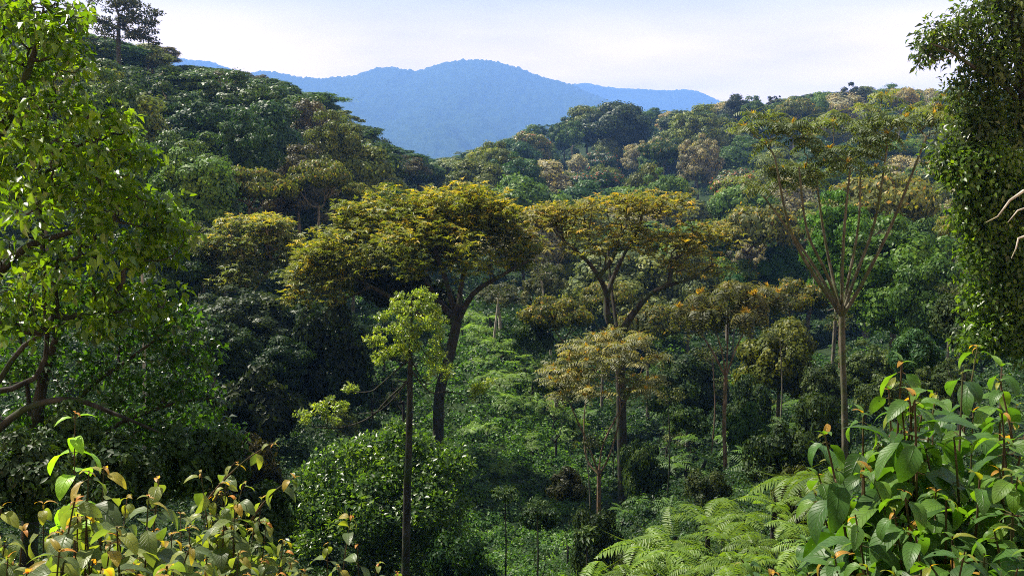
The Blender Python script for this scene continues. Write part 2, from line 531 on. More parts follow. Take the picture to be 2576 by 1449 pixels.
# ------------------------------------------------------------------ branching skeleton
class Skel:
    def __init__(s):
        s.p = []; s.par = []; s.chains = []; s.path = []

    def add(s, pt, par):
        s.p.append(np.asarray(pt, float)); s.par.append(par)
        s.path.append(0 if par < 0 else s.path[par] + np.linalg.norm(s.p[-1] - s.p[par]))
        return len(s.p) - 1

    def chain(s, pts, start=-1, fixed=None):
        ids = [] if start < 0 else [start]
        cur = start
        for q in pts:
            cur = s.add(q, cur); ids.append(cur)
        s.chains.append((ids, fixed))
        return ids

    def smooth_chain(s, pts, start=-1, fixed=None, sub=4):
        pts = [np.asarray(q, float) for q in pts]
        full = ([s.p[start]] if start >= 0 else []) + pts
        out = []
        n = len(full)
        for i in range(n - 1):
            p0 = full[max(i - 1, 0)]; p1 = full[i]; p2 = full[i + 1]; p3 = full[min(i + 2, n - 1)]
            for k in range(sub):
                t = k / sub
                out.append(0.5 * ((2 * p1) + (-p0 + p2) * t + (2 * p0 - 5 * p1 + 4 * p2 - p3) * t * t + (-p0 + 3 * p1 - 3 * p2 + p3) * t ** 3))
        out.append(full[-1])
        if start >= 0:
            out = out[1:]
        fx = None
        if fixed is not None:
            fx = np.interp(np.linspace(0, 1, len(out)), np.linspace(0, 1, len(fixed)), fixed)
        return s.chain(out, start, fx)

    def reach(s, targets, kink=0.12, lift=0.15, minid=0, bias=0.3):
        P0 = np.array(s.p)
        base = P0[minid]
        order = np.argsort(np.linalg.norm(targets - base, axis=1))
        for i in order:
            t = targets[i]
            A = np.array(s.p[minid:]); path = np.array(s.path[minid:])
            d = np.linalg.norm(A - t, axis=1)
            under = np.clip(A[:, 2] - t[2], 0, None) * 1.5
            j = int(np.argmin(d + bias * path + under)) + minid
            q = s.p[j]; L = np.linalg.norm(t - q)
            m = 4
            pts = []
            k1 = R.normal(size=3) * kink * L
            for e in range(1, m + 1):
                f = e / m
                x = q + (t - q) * f + k1 * math.sin(math.pi * f) + np.array([0, 0, -lift * L * math.sin(math.pi * f)])
                x = x + (R.normal(size=3) * 0.04 * L if e < m else 0)
                pts.append(x)
            s.chain(pts, j)

    def build(s, b, r_tip=0.03, power=0.5, sides=6, rmax=1.0, tint=0.5):
        n = len(s.p)
        cnt = np.zeros(n); has = np.zeros(n, bool)
        for i in range(n):
            if s.par[i] >= 0:
                has[s.par[i]] = True
        cnt[~has] = 1
        for i in range(n - 1, 0, -1):
            if s.par[i] >= 0:
                cnt[s.par[i]] += cnt[i]
        rad = np.minimum(r_tip * cnt ** power, rmax)
        for ids, fx in s.chains:
            pts = np.array([s.p[i] for i in ids]); r = rad[ids].copy()
            if fx is not None:
                r = np.asarray(fx) if len(fx) == len(ids) else np.interp(np.linspace(0, 1, len(ids)), np.linspace(0, 1, len(fx)), fx)
            elif len(r) > 1:
                r[0] = min(r[0], r[1] * 1.3)
                r[-1] *= 0.5
            b.tube(pts, r, sides, tint)


def blob_points(spec, D):
    """spec: list of (px,py,dD,rx_px,ry_px,n) -> clump centres and radii in metres"""
    C = []; A = []
    for (px, py, dD, rx, ry, n) in spec:
        c = P(px, py, D + dD)
        s = (D + dD) / F
        d = rdir(n)
        d[:, 2] = np.where(d[:, 2] < -0.55, -d[:, 2], d[:, 2])
        r = R.rand(n) ** 0.33
        r = 0.55 + 0.45 * r
        C.append(c + d * r[:, None] * np.array([rx * s, rx * s * 0.85, ry * s]))
        A.append(np.full(n, 1.0))
    return np.concatenate(C)


def hero(name, label, cat, D, trunk, limbs, crown, leaf, color, mat, bark=M_BARK_DARK, r_tip=0.03, power=0.5,
         lift=0.15, group=None, fork=None, sides=7, base_ground=True, extra=None, bias=0.3):
    base = P(*trunk[0][:2], D + (trunk[0][3] if len(trunk[0]) > 3 else 0))
    if base_ground:
        gz = ground_z(base[0], base[1]); base[2] = float(gz) - 0.3
    root = empty(name, base, label, cat, group)
    S = Skel()
    pts = [base] + [P(t[0], t[1], D + (t[3] if len(t) > 3 else 0)) for t in trunk[1:]]
    ids = S.smooth_chain(pts, fixed=[t[2] for t in trunk], sub=5)
    top = ids[-1]
    for lm in limbs:
        start = top
        pl = [P(q[0], q[1], D + q[2]) for q in lm[0]]
        if len(lm) > 2:          # attach at a trunk fraction
            start = ids[int(lm[2] * (len(ids) - 1))]
        S.smooth_chain(pl, start, fixed=lm[1])
    C = blob_points(crown, D)
    S.reach(C, minid=(top if fork is None else ids[int(fork * (len(ids) - 1))]), lift=lift, bias=bias)
    tb = Batch(); S.build(tb, r_tip, power, sides, rmax=trunk[0][2])
    obj('trunk', tb.mesh(name + '_trunk', bark, True, base), root)
    lb = Batch(); leaf(lb, C)
    obj('crown', lb.mesh(name + '_crown', mat, False, base), root, color)
    if extra:
        extra(root, base, S)
    return root


# ------------------------------------------------------------------ ground
def build_ground():
    cols = np.linspace(-3200, 5800, 260)
    rows = np.concatenate([np.exp(np.linspace(math.log(2.0), math.log(900), 330)), [1200, 1600, 2500, 4500, 8000, 12000]])
    X = (cols[None, :] - CX) / F * rows[:, None]; Y = np.repeat(rows[:, None], len(cols), 1)
    Z = ground_z(X, Y)
    nr = np.array([-40, -15, 0.0])
    Xn = np.tile(np.linspace(-60, 60, len(cols)), (3, 1)); Yn = np.repeat(nr[:, None], len(cols), 1)
    Zn = np.full_like(Xn, -1.8); Zn[0] = 3.0
    V = np.stack([np.vstack([Xn, X]), np.vstack([Yn, Y]), np.vstack([Zn, Z])], -1)
    n, m = V.shape[:2]
    b = Batch(); b.v.append(V.reshape(-1, 3)); b.n = n * m
    i = np.arange(n - 1)[:, None] * m; j = np.arange(m - 1)[None]
    f = np.stack([i + j, i + j + 1, i + m + j + 1, i + m + j], -1).reshape(-1, 4)
    b.f.append(f); b.t.append(np.zeros(len(f)))
    struct(obj('ground', b.mesh('ground', M_GROUND, True)), 'structure')
    return float(Z.min())


ZMIN = build_ground()


def mountain(name, prof, D, depth, base_py, bump, seed, cols=900):
    prof = np.array(prof, float)
    px = np.linspace(prof[0, 0], prof[-1, 0], cols)
    py = np.interp(px, prof[:, 0], prof[:, 1])
    k = 7; ker = np.ones(k) / k
    py = np.convolve(np.pad(py, k // 2, 'edge'), ker, 'valid')
    top = Pv(px, py, D)
    rows = 90
    fr = np.linspace(-0.25, 1, rows)
    zb = P(1288, base_py, D)[2]
    V = []
    for f in fr:
        Y = D - depth * f * (1 if f > 0 else 1.2)
        if f >= 0:
            z = top[:, 2] * (1 - f ** 0.85) + zb * f ** 0.85
        else:
            z = top[:, 2] + (zb - top[:, 2]) * (abs(f) * 2.0)
        x = top[:, 0]
        g = fbm(x / (D * 0.05) + seed, np.full_like(x, Y) / (D * 0.09), 4)
        y = np.full_like(x, Y) + g * depth * 0.05 * min(1, abs(f) * 4)
        z = z + g * D * 0.013 * min(1, abs(f) * 4)
        z = z + bump * np.abs(fbm(x / (bump * 2.2), np.full_like(x, Y) / (bump * 2.2), 3)) + bump * 0.5 * fbm(x / (bump * 0.8), np.full_like(x, Y) / bump, 2)
        V.append(np.stack([x, y, z], -1))
    V = np.array(V); n, m = V.shape[:2]
    b = Batch(); b.v.append(V.reshape(-1, 3)); b.n = n * m
    i = np.arange(n - 1)[:, None] * m; j = np.arange(m - 1)[None]
    f = np.stack([i + j, i + m + j, i + m + j + 1, i + j + 1], -1).reshape(-1, 4)
    b.f.append(f); b.t.append(np.zeros(len(f)))
    return struct(obj(name, b.mesh(name, M_MOUNT, True)), 'structure')


mountain('mountain', [(-900, 260), (200, 220), (400, 205), (520, 200), (600, 190), (660, 178), (700, 182), (740, 192), (800, 198), (850, 194), (890, 190), (935, 174), (985, 170), (1010, 172),
                      (1050, 180), (1090, 165), (1130, 154), (1190, 149), (1240, 153), (1300, 168), (1350, 188), (1400, 203),
                      (1440, 214), (1490, 237), (1540, 258), (1620, 285), (1750, 320), (2200, 380), (2800, 400)], 7200, 3400, 460, 13, 3)
mountain('far_ridge', [(900, 330), (1300, 260), (1440, 212), (1475, 208), (1530, 220), (1600, 224), (1680, 228), (1730, 224), (1760, 230),
                       (1800, 250), (1900, 285), (2200, 330), (3400, 380)], 10000, 1600, 460, 9, 9, 500)
mountain('distant_ridge', [(-1500, 60), (0, 90), (380, 128), (430, 140), (470, 150), (520, 152), (560, 165), (600, 180), (700, 215), (900, 290), (1300, 380)], 8500, 1000, 460, 9, 21, 500)

# ------------------------------------------------------------------ generic forest tree prototypes
CR = {}


def lumpy_crown(b, rx, rz, nl, lr, per, L, W, accent=0.0, under=-0.25, T=T_DIA, flat=0.8, inner=0.72, up=0.35):
    d = rdir(nl * 3); d = d[d[:, 2] > under][:nl]
    k = len(d)
    irr = 0.62 + 0.55 * R.rand(k)
    C = d * np.array([rx, rx, rz]) * (inner * irr)[:, None]
    rr = lr * rx * (0.55 + 0.85 * R.rand(k))
    n = k * per
    c = np.repeat(C, per, 0); r = np.repeat(rr, per)
    dd = rdir(n)
    dd = nrm(dd + np.repeat(d, per, 0) * 0.6 + np.array([0, 0, up]))
    q = dd * (r * (0.72 + 0.36 * R.rand(n) + (R.rand(n) < 0.13) * R.rand(n) * 0.5))[:, None]; q[:, 2] *= flat
    pos = c + q
    nor = nrm(dd + R.normal(size=(n, 3)) * 0.27)
    ax = nrm(np.cross(nor, R.normal(size=(n, 3))))
    t = np.clip(0.5 + np.repeat(R.normal(size=k) * 0.12, per) + R.normal(size=n) * 0.2, 0, .99)
    if accent > 0:
        t = np.where(R.rand(n) < accent * np.clip(dd[:, 2] + 0.3, 0, 1.2), 1 + .5 * R.rand(n), t)
    s = 0.7 + 0.6 * R.rand(n)
    b.place(T, pos - ax * (L * 0.5), ax, nor, L * s, W * s, t)
    m = n // 5               # dark-tinted filler leaves added inside the crown to block light, deepen gaps
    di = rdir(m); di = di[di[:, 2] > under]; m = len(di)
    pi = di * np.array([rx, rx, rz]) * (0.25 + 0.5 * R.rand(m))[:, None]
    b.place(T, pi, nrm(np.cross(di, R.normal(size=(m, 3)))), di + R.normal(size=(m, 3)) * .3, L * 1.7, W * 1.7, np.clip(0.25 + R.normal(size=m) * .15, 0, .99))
    return C


def make_proto(kind, seed):
    """returns (trunk mesh, crown mesh, crown centre height): unit = metres, crown about 12 m wide, origin at the base"""
    global R
    keep = R; R = np.random.RandomState(seed)
    b = Batch(); tb = Batch()
    h = 12.0
    if kind == 'dome':
        h = 10.6; C = lumpy_crown(b, 6, 6.4, 62, 0.28, 420, .52, .34, under=-0.75)
        mat = M_LEAF
    elif kind == 'tall':
        h = 11.5
        C = lumpy_crown(b, 5.0, 8.2, 66, 0.32, 380, .50, .32, under=-0.8)
        mat = M_LEAF
    elif kind == 'fine':
        h = 11; C = lumpy_crown(b, 5.8, 6.5, 84, 0.22, 260, .42, .26, inner=0.85, under=-0.75)
        mat = M_LEAF
    elif kind == 'flat':
        C = lumpy_crown(b, 6.5, 3.0, 60, 0.20, 300, .50, .26, under=-0.25, flat=0.6, accent=0.14)
        mat = M_ORANGE
    elif kind == 'open':
        C = lumpy_crown(b, 5, 5.2, 34, 0.20, 170, .45, .26, under=-0.4, inner=0.9)
        mat = M_LEAF
    elif kind == 'flush':
        h = 10.6; C = lumpy_crown(b, 5.5, 6.2, 60, 0.26, 320, .46, .3, accent=0.22, under=-0.7)
        mat = M_PINK
    cz = h
    for v in b.v:
        v += np.array([0, 0, cz])
    C = C + np.array([0, 0, cz])
    S = Skel()
    lean = R.normal(size=2) * 0.5
    ids = S.smooth_chain([[0, 0, -2], [lean[0] * .4, lean[1] * .4, h * 0.45], [lean[0], lean[1], h * 0.8]], fixed=[0.42, 0.3, 0.2], sub=4)
    S.reach(C[:26], minid=ids[len(ids) // 2], lift=0.1)
    S.build(tb, 0.05, 0.42, 5, 0.35)
    bark = M_BARK_PALE if kind == 'open' else M_BARK_GREY
    tm = tb.mesh(kind + '_trunk', bark, True); cm = b.mesh(kind + '_crown', mat)
    R = keep
    return tm, cm


PROTO = {}
for k, c in (('dome', 3), ('tall', 2), ('fine', 2), ('flat', 2), ('open', 1), ('flush', 1)):
    PROTO[k] = [make_proto(k, 100 + 7 * i + len(k) * 13) for i in range(c)]
PTOP = {'dome': 17.0, 'tall': 19.8, 'fine': 17.6, 'flat': 15.2, 'open': 17.9, 'flush': 17.2}
PW = {'dome': 13.0, 'tall': 11.0, 'fine': 12.5, 'flat': 14.0, 'open': 11.0, 'flush': 12.0}

ORD = ['first', 'second', 'third', 'fourth', 'fifth', 'sixth', 'seventh', 'eighth', 'ninth', 'tenth', 'eleventh', 'twelfth',
       'thirteenth', 'fourteenth', 'fifteenth', 'sixteenth', 'seventeenth', 'eighteenth', 'nineteenth', 'twentieth',
       'twenty-first', 'twenty-second', 'twenty-third', 'twenty-fourth', 'twenty-fifth', 'twenty-sixth', 'twenty-seventh', 'twenty-eighth', 'twenty-ninth', 'thirtieth']


def put_tree(name, kind, base, width, height, color, label, group, rot=None, var=None):
    """a forest tree standing at base with the given crown width and total height in metres"""
    pr = PROTO[kind][R.randint(len(PROTO[kind])) if var is None else var]
    root = empty(name, (base[0], base[1], base[2]), label, 'tree', group)
    sx = width / PW[kind]; sz = height / PTOP[kind]
    root.rotation_euler = (0, 0, R.rand() * 6.28 if rot is None else rot)
    szc = min(sz, 1.3 * sx)
    t = obj('trunk', pr[0], root); t.scale = (sx, sx, sz)
    c = obj('crown', pr[1], root, color); c.scale = (sx, sx, szc); c.location = (0, 0, (sz - szc) * PTOP[kind])
    return root


GREENS = {
    'dark green': (0.028, 0.058, 0.014),
    'deep blue-green': (0.022, 0.055, 0.022),
    'mid green': (0.046, 0.092, 0.018),
    'olive': (0.066, 0.092, 0.022),
    'dull grey-green': (0.078, 0.105, 0.048),
    'pale grey': (0.16, 0.16, 0.11),
    'yellow-green': (0.085, 0.115, 0.014),
    'dusky grey-brown': (0.055, 0.058, 0.038),
    'bright green': (0.045, 0.115, 0.018),
}
FORM = {'dome': 'domed', 'tall': 'tall', 'fine': 'billowy', 'flat': 'flat-topped', 'open': 'thin-leaved', 'flush': 'reddish-tipped'}


def tiers(tab, side, word, kinds, cols, skyline):
    """rows of forest trees up a hillside. tab: (D, px0, px1, crown width m, height m)"""
    for ti, (D, x0, x1, w, h) in enumerate(tab):
        step = w * 0.80 * F / D
        xs = np.arange(x0, x1, step) + R.normal(size=len(np.arange(x0, x1, step))) * step * 0.18
        row = []
        for x in xs:
            d = D * (1 + R.normal() * 0.035)
            g = P(x, 500, d)
            g[2] = float(ground_z(g[0], g[1]))
            row.append((x, g))
        row.sort(key=lambda q: q[0])
        for i, (x, g) in enumerate(row):
            kd = kinds[R.choice(len(kinds), p=None)]
            cn = cols[R.choice(len(cols))]
            ww = w * (0.8 + 0.8 * R.rand() ** 1.5); hh = h * (0.95 + 0.5 * R.rand())
            if skyline:
                top = np.interp(x, skyline[0], skyline[1])
                pt = P(x, top, g[1])[2]
                if g[2] + hh > pt:            # keep the silhouette of the photograph
                    hh = max(pt - g[2], 0)
                    if hh < 5:
                        continue
                elif ti >= len(tab) - 4 and pt - (g[2] + hh) < (14 if D < 380 else 9):
                    hh = pt - g[2]
            c = np.array(GREENS[cn]) * (1.0 + 0.5 * R.rand()) * np.array([1.12, 1.06, .95])
            lab = f"{cn} {FORM[kd]} tree, {ORD[min(i,29)]} from left in {ORD[ti]} row up {word}"
            put_tree('forest_tree', kd, g - np.array([0, 0, 0.5]), ww, hh, c, lab, f'forest trees on the {side}')


# left hill
SKL = ([0, 130, 400, 420, 600, 640, 750, 860, 900, 1000, 1100, 1160], [45, 62, 110, 140, 178, 180, 220, 290, 345, 372, 430, 470])
tiers([
    (95, -80, 560, 10, 13), (112, -80, 640, 11, 14), (130, 60, 820, 12, 15), (150, 100, 960, 12, 15),
    (172, 100, 1010, 13, 15), (198, -160, 1060, 16, 17), (225, -160, 1080, 18, 18), (258, -100, 1120, 19, 19), (300, 400, 1150, 19, 19), (345, 800, 1180, 17, 18),
], 'left hillside', 'the left hillside', ['dome', 'dome', 'fine', 'tall', 'dome', 'open', 'tall', 'fine'],
    ['dark green', 'dark green', 'deep blue-green', 'mid green', 'mid green', 'dusky grey-brown', 'olive'], SKL)
# right hill
SKR = ([1000, 1085, 1130, 1200, 1300, 1340, 1450, 1480, 1540, 1620, 1700, 1760, 1790, 1800, 1880, 1920, 1990, 2100, 2170, 2300, 2450, 2700],
       [450, 408, 392, 372, 345, 312, 292, 258, 250, 270, 275, 268, 300, 255, 240, 262, 240, 225, 208, 225, 215, 200])
tiers([
    (125, 1560, 2850, 11, 12), (150, 1300, 2850, 12, 13), (178, 1250, 2850, 13, 14), (210, 1220, 2850, 15, 16), (245, 1200, 2850, 17, 18),
    (290, 1150, 2750, 18, 18), (340, 1130, 2700, 19, 20), (400, 1090, 2650, 20, 20), (460, 1080, 2450, 19, 20),
    (530, 1080, 2450, 20, 22), (610, 1060, 2440, 21, 24),
], 'right hillside', 'the right hillside', ['dome', 'dome', 'fine', 'tall', 'fine', 'dome', 'flat', 'open', 'flush'],
    ['dark green', 'mid green', 'dull grey-green', 'olive', 'dull grey-green', 'mid green', 'olive', 'yellow-green', 'deep blue-green', 'pale grey'], SKR)

# ------------------------------------------------------------------ single mid-distance trees placed one by one
MID = [
    # px centre, top py, width px, D, kind, colour, label
    (490, 368, 230, 100, 'fine', (0.065, 0.110, 0.020), 'green billowy tree with bright yellow-green leaf tips behind the near left tree'),
    (640, 410, 260, 104, 'flat', (0.074, 0.095, 0.022), 'wide flat-topped yellowish tree on the left slope above the golden crown'),
    (800, 395, 190, 108, 'flat', (0.082, 0.106, 0.024), 'flat-topped tree with orange tips just right of the wide yellowish one'),
    (905, 455, 90, 112, 'flat', (0.090, 0.118, 0.026), 'small golden-tipped tree at right end of the yellowish row'),
    (190, 215, 160, 120, 'flat', (0.082, 0.112, 0.030), 'pale flat-topped tree half hidden behind top of the near left tree'),
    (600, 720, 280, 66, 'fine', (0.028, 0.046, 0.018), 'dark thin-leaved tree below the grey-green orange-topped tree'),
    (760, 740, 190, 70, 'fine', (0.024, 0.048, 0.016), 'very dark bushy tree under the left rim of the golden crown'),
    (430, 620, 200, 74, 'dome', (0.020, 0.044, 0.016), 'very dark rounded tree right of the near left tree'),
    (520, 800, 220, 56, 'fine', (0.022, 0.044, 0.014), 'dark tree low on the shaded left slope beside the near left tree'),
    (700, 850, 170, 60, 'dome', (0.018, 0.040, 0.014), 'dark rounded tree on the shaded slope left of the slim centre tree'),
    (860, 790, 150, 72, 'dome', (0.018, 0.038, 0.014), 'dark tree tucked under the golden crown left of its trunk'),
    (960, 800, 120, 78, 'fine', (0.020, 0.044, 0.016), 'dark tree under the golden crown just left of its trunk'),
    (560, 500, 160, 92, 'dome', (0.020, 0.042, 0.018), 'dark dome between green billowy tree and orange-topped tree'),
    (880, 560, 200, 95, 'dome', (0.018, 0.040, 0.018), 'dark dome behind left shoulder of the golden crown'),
    (1260, 700, 150, 96, 'open', (0.075, 0.085, 0.05), 'drooping grey-green tree with pale trunk right of the golden crown'),
    (1370, 650, 120, 108, 'open', (0.07, 0.08, 0.035), 'slim tree with bare trunk behind the dark-limbed umbrella tree'),
    (1400, 735, 210, 80, 'flat', (0.082, 0.095, 0.025), 'low flat orange-tipped tree left of the dark forked trunk'),
    (1640, 760, 200, 84, 'flat', (0.070, 0.084, 0.030), 'low brownish flat tree right of the dark forked trunk'),
    (1520, 700, 170, 92, 'flat', (0.098, 0.114, 0.035), 'pale orange flat tree seen between the forked limbs'),
    (1900, 505, 260, 125, 'flat', (0.090, 0.106, 0.035), 'broad pale orange flat tree behind left stems of the tall slender tree'),
    (2190, 425, 340, 118, 'flat', (0.107, 0.123, 0.035), 'broad orange flat tree behind right stems of the tall slender tree'),
    (1885, 585, 120, 140, 'open', (0.17, 0.16, 0.12), 'pale grey sparse tree with white forked trunk'),
    (1965, 600, 130, 122, 'tall', (0.020, 0.065, 0.018), 'rich dark green leafy tree right of the pale grey tree'),
    (1850, 690, 80, 110, 'dome', (0.022, 0.075, 0.022), 'small dense emerald tree right of the pale grey trunk'),
    (2110, 495, 200, 84, 'fine', (0.055, 0.135, 0.014), 'bright green tree top between stems of the tall slender tree'),
    (2260, 560, 330, 74, 'fine', (0.050, 0.105, 0.014), 'big bright green round tree right of the tall slender trunk'),
    (2340, 650, 200, 66, 'dome', (0.040, 0.085, 0.014), 'green round tree in front of right side of the big bright one'),
    (1975, 790, 220, 60, 'dome', (0.070, 0.085, 0.012), 'yellow-green rounded tree left of the tall slender trunk'),
    (2010, 700, 190, 80, 'flat', (0.082, 0.095, 0.030), 'brownish flat-topped tree above the yellow-green rounded tree'),
    (2420, 540, 150, 90, 'flat', (0.115, 0.133, 0.035), 'pale orange flat tree between green tree and right vine-clad tree'),
    (2430, 640, 130, 72, 'open', (0.10, 0.085, 0.05), 'brown sparse tree beside the vine-clad tree'),
    (1740, 860, 160, 68, 'tall', (0.024, 0.045, 0.015), 'dark bushy tree behind the small drooping umbrella tree'),
    (2080, 900, 120, 50, 'tall', (0.035, 0.055, 0.016), 'dark green bush tree touching left side of tall slender trunk'),
    (2200, 860, 190, 52, 'fine', (0.045, 0.072, 0.018), 'leafy green tree just right of the tall slender trunk'),
    (2320, 830, 120, 46, 'dome', (0.030, 0.070, 0.022), 'glossy dark green tree above the right foreground shrub'),
    (2400, 900, 150, 40, 'fine', (0.042, 0.066, 0.018), 'mid green tree beneath the vine-clad tree'),
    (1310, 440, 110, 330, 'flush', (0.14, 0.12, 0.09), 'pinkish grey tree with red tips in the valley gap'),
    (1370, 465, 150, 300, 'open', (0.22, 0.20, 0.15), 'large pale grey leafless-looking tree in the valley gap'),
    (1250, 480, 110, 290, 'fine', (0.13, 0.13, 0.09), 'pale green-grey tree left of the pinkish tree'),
    (1500, 470, 80, 240, 'dome', (0.06, 0.14, 0.03), 'fresh green round tree above the umbrella tree'),
    (985, 465, 70, 130, 'fine', (0.020, 0.085, 0.030), 'small emerald tree above the golden crown'),
    (1630, 415, 130, 255, 'dome', (0.075, 0.090, 0.018), 'yellow-green domed tree in the middle of the right hillside'),
    (1550, 255, 190, 470, 'dome', (0.030, 0.050, 0.022), 'large dark dome crowning the left shoulder of the right ridge'),
    (1715, 272, 160, 450, 'dome', (0.045, 0.070, 0.028), 'large rounded green tree next to the dark dome on the ridge'),
    (1840, 240, 95, 480, 'dome', (0.022, 0.034, 0.018), 'dark round tree standing alone on the right skyline'),
    (2130, 208, 90, 470, 'fine', (0.020, 0.032, 0.018), 'small dark flat tree on the right skyline'),
    (2010, 232, 70, 470, 'open', (0.020, 0.032, 0.018), 'spiky dark tree on the right skyline'),
    (1935, 236, 50, 470, 'open', (0.022, 0.032, 0.018), 'small spiky tree beside the lone round tree on the skyline'),
]
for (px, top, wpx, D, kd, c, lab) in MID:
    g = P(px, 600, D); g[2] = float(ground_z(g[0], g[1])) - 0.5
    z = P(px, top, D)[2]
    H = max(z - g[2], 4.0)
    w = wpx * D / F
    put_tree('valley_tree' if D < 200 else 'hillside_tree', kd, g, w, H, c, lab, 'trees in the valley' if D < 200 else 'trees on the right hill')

# skyline pines on the left summit
hero('summit_tree', 'dark spreading tree with layered limbs on the left summit against the sky', 'tree', 190,
     [(300, 200, .6), (298, 120, .45), (300, 40, .3)], [], [(290, 35, 0, 110, 30, 26), (230, 70, 0, 70, 25, 14), (340, 75, 0, 50, 38, 18), (290, -8, 0, 60, 22, 10), (300, 95, 0, 90, 25, 14)],
     lambda b, C: tuft(b, C, 1.6, 70, .6, .3, T_DIA, 0.35), (0.028, 0.035, 0.018), M_LEAF, M_BARK_DARK, 0.07)
hero('summit_tree', 'tall hazy tree at the far left top behind the near tree', 'tree', 170,
     [(30, 260, .6), (30, 100, .45), (30, 40, .3)], [], [(30, 60, 0, 70, 60, 24), (20, 10, 0, 50, 30, 12)],
     lambda b, C: tuft(b, C, 1.6, 70, .6, .3, T_DIA, 0.5), (0.045, 0.055, 0.03), M_LEAF, M_BARK_DARK, 0.07)
hero('ridge_tree', 'slim dark tree poking above the end of the left ridge', 'tree', 250,
     [(938, 420, .4), (937, 370, .3), (936, 345, .2)], [], [(936, 345, 0, 10, 14, 5), (965, 362, 0, 12, 8, 4), (915, 358, 0, 12, 10, 4)],
     lambda b, C: tuft(b, C, 1.3, 50, .6, .35, T_DIA, 0.6), (0.022, 0.032, 0.016), M_LEAF, M_BARK_DARK, 0.06)

# ------------------------------------------------------------------ hero trees
# golden crown
hero('golden_crown_tree', 'huge spreading tree with golden-orange dome crown in the middle of the valley', 'tree', 60,
     [(1103, 1130, .42), (1105, 1000, .38), (1130, 900, .36), (1150, 810, .34)],
     [([(1190, 740, -1), (1250, 700, -2), (1330, 655, -2)], [.26, .16, .08]),
      ([(1160, 720, 1), (1180, 640, 2), (1190, 570, 2)], [.24, .15, .08]),
      ([(1090, 740, 2), (1040, 650, 3), (1000, 600, 3)], [.26, .16, .08]),
      ([(1060, 790, 0), (960, 735, -1), (880, 700, -1), (800, 710, -1)], [.26, .2, .12, .06]),
      ([(1120, 700, -2), (1090, 620, -3)], [.2, .1])],
     [(900, 650, 0, 150, 90, 26), (1000, 580, 0, 160, 90, 34), (1130, 570, 0, 170, 85, 38), (1230, 610, 0, 100, 90, 22),
      (800, 710, -1, 80, 85, 22), (1080, 640, -3, 200, 70, 16), (1060, 650, -3, 150, 60, 20), (940, 560, 2, 90, 40, 12), (1190, 520, 1, 90, 30, 14), (1300, 620, 0, 45, 45, 8)],
     lambda b, C: rosettes(b, C, 1.4, 34, .36, .12, 7, flat=0.8, accent=np.clip(0.26 + (C[:, 2] - C[:, 2].mean()) * 0.05 + R.normal(size=len(C)) * 0.22, 0.05, 0.85)),
     (0.118, 0.138, 0.028), M_YELLOW, M_BARK_DARK, 0.035, 0.5, fork=0.9)

# dark limbed umbrella
hero('umbrella_tree', 'dark-limbed umbrella tree with flat brown-green crown right of the golden tree', 'tree', 50,
     [(1570, 1275, .34), (1565, 1100, .31), (1560, 900, .29), (1555, 850, .27)],
     [([(1530, 800, 0), (1523, 730, 0), (1480, 660, -1), (1400, 590, -1)], [.22, .18, .13, .06]),
      ([(1525, 790, .3), (1535, 720, .6), (1570, 640, .8), (1600, 590, 1)], [.18, .16, .12, .06]),
      ([(1600, 780, -.5), (1650, 730, -1), (1740, 700, -1), (1800, 660, -1)], [.26, .16, .09, .04]),
      ([(1535, 700, 1.5), (1530, 620, 2)], [.12, .06])],
     [(1420, 560, 0, 90, 40, 22), (1540, 530, 0, 110, 38, 30), (1660, 520, 0, 95, 30, 22), (1480, 610, -1, 90, 40, 16), (1600, 600, 0, 80, 40, 16),
      (1680, 620, -1, 90, 35, 18), (1770, 610, -1, 75, 45, 18), (1740, 670, -1, 90, 30, 14), (1370, 560, 0, 40, 40, 8)],
     lambda b, C: rosettes(b, C, 0.95, 13, .28, .095, 6, accent=0.22, flat=0.5),
     (0.145, 0.145, 0.052), M_ORANGE, M_BARK_DARK, 0.026, 0.5, fork=0.95)

# grey-green tree with orange tops on the left
hero('orange_topped_tree', 'grey-green layered tree with bright orange flower tops left of the golden tree', 'tree', 76,
     [(610, 940, .32), (612, 850, .28), (620, 760, .24)],
     [([(660, 700, 0), (690, 660, 0)], [.14, .08]), ([(590, 690, 0), (570, 640, 0)], [.14, .08])],
     [(640, 590, 0, 95, 45, 28), (700, 640, 0, 70, 45, 18), (560, 640, 0, 70, 45, 18), (500, 690, 0, 45, 45, 10), (620, 690, 0, 110, 45, 20)],
     lambda b, C: rosettes(b, C, 1.6, 34, .42, .13, 7, accent=np.clip(0.15 + (C[:, 2] - C[:, 2].mean()) * 0.12, 0.0, 0.75), flat=0.35),
     (0.125, 0.150, 0.058), M_YELLOW, M_BARK_GREY, 0.04, 0.5)

# slim centre tree
def centre_extra(root, base, S):
    pass


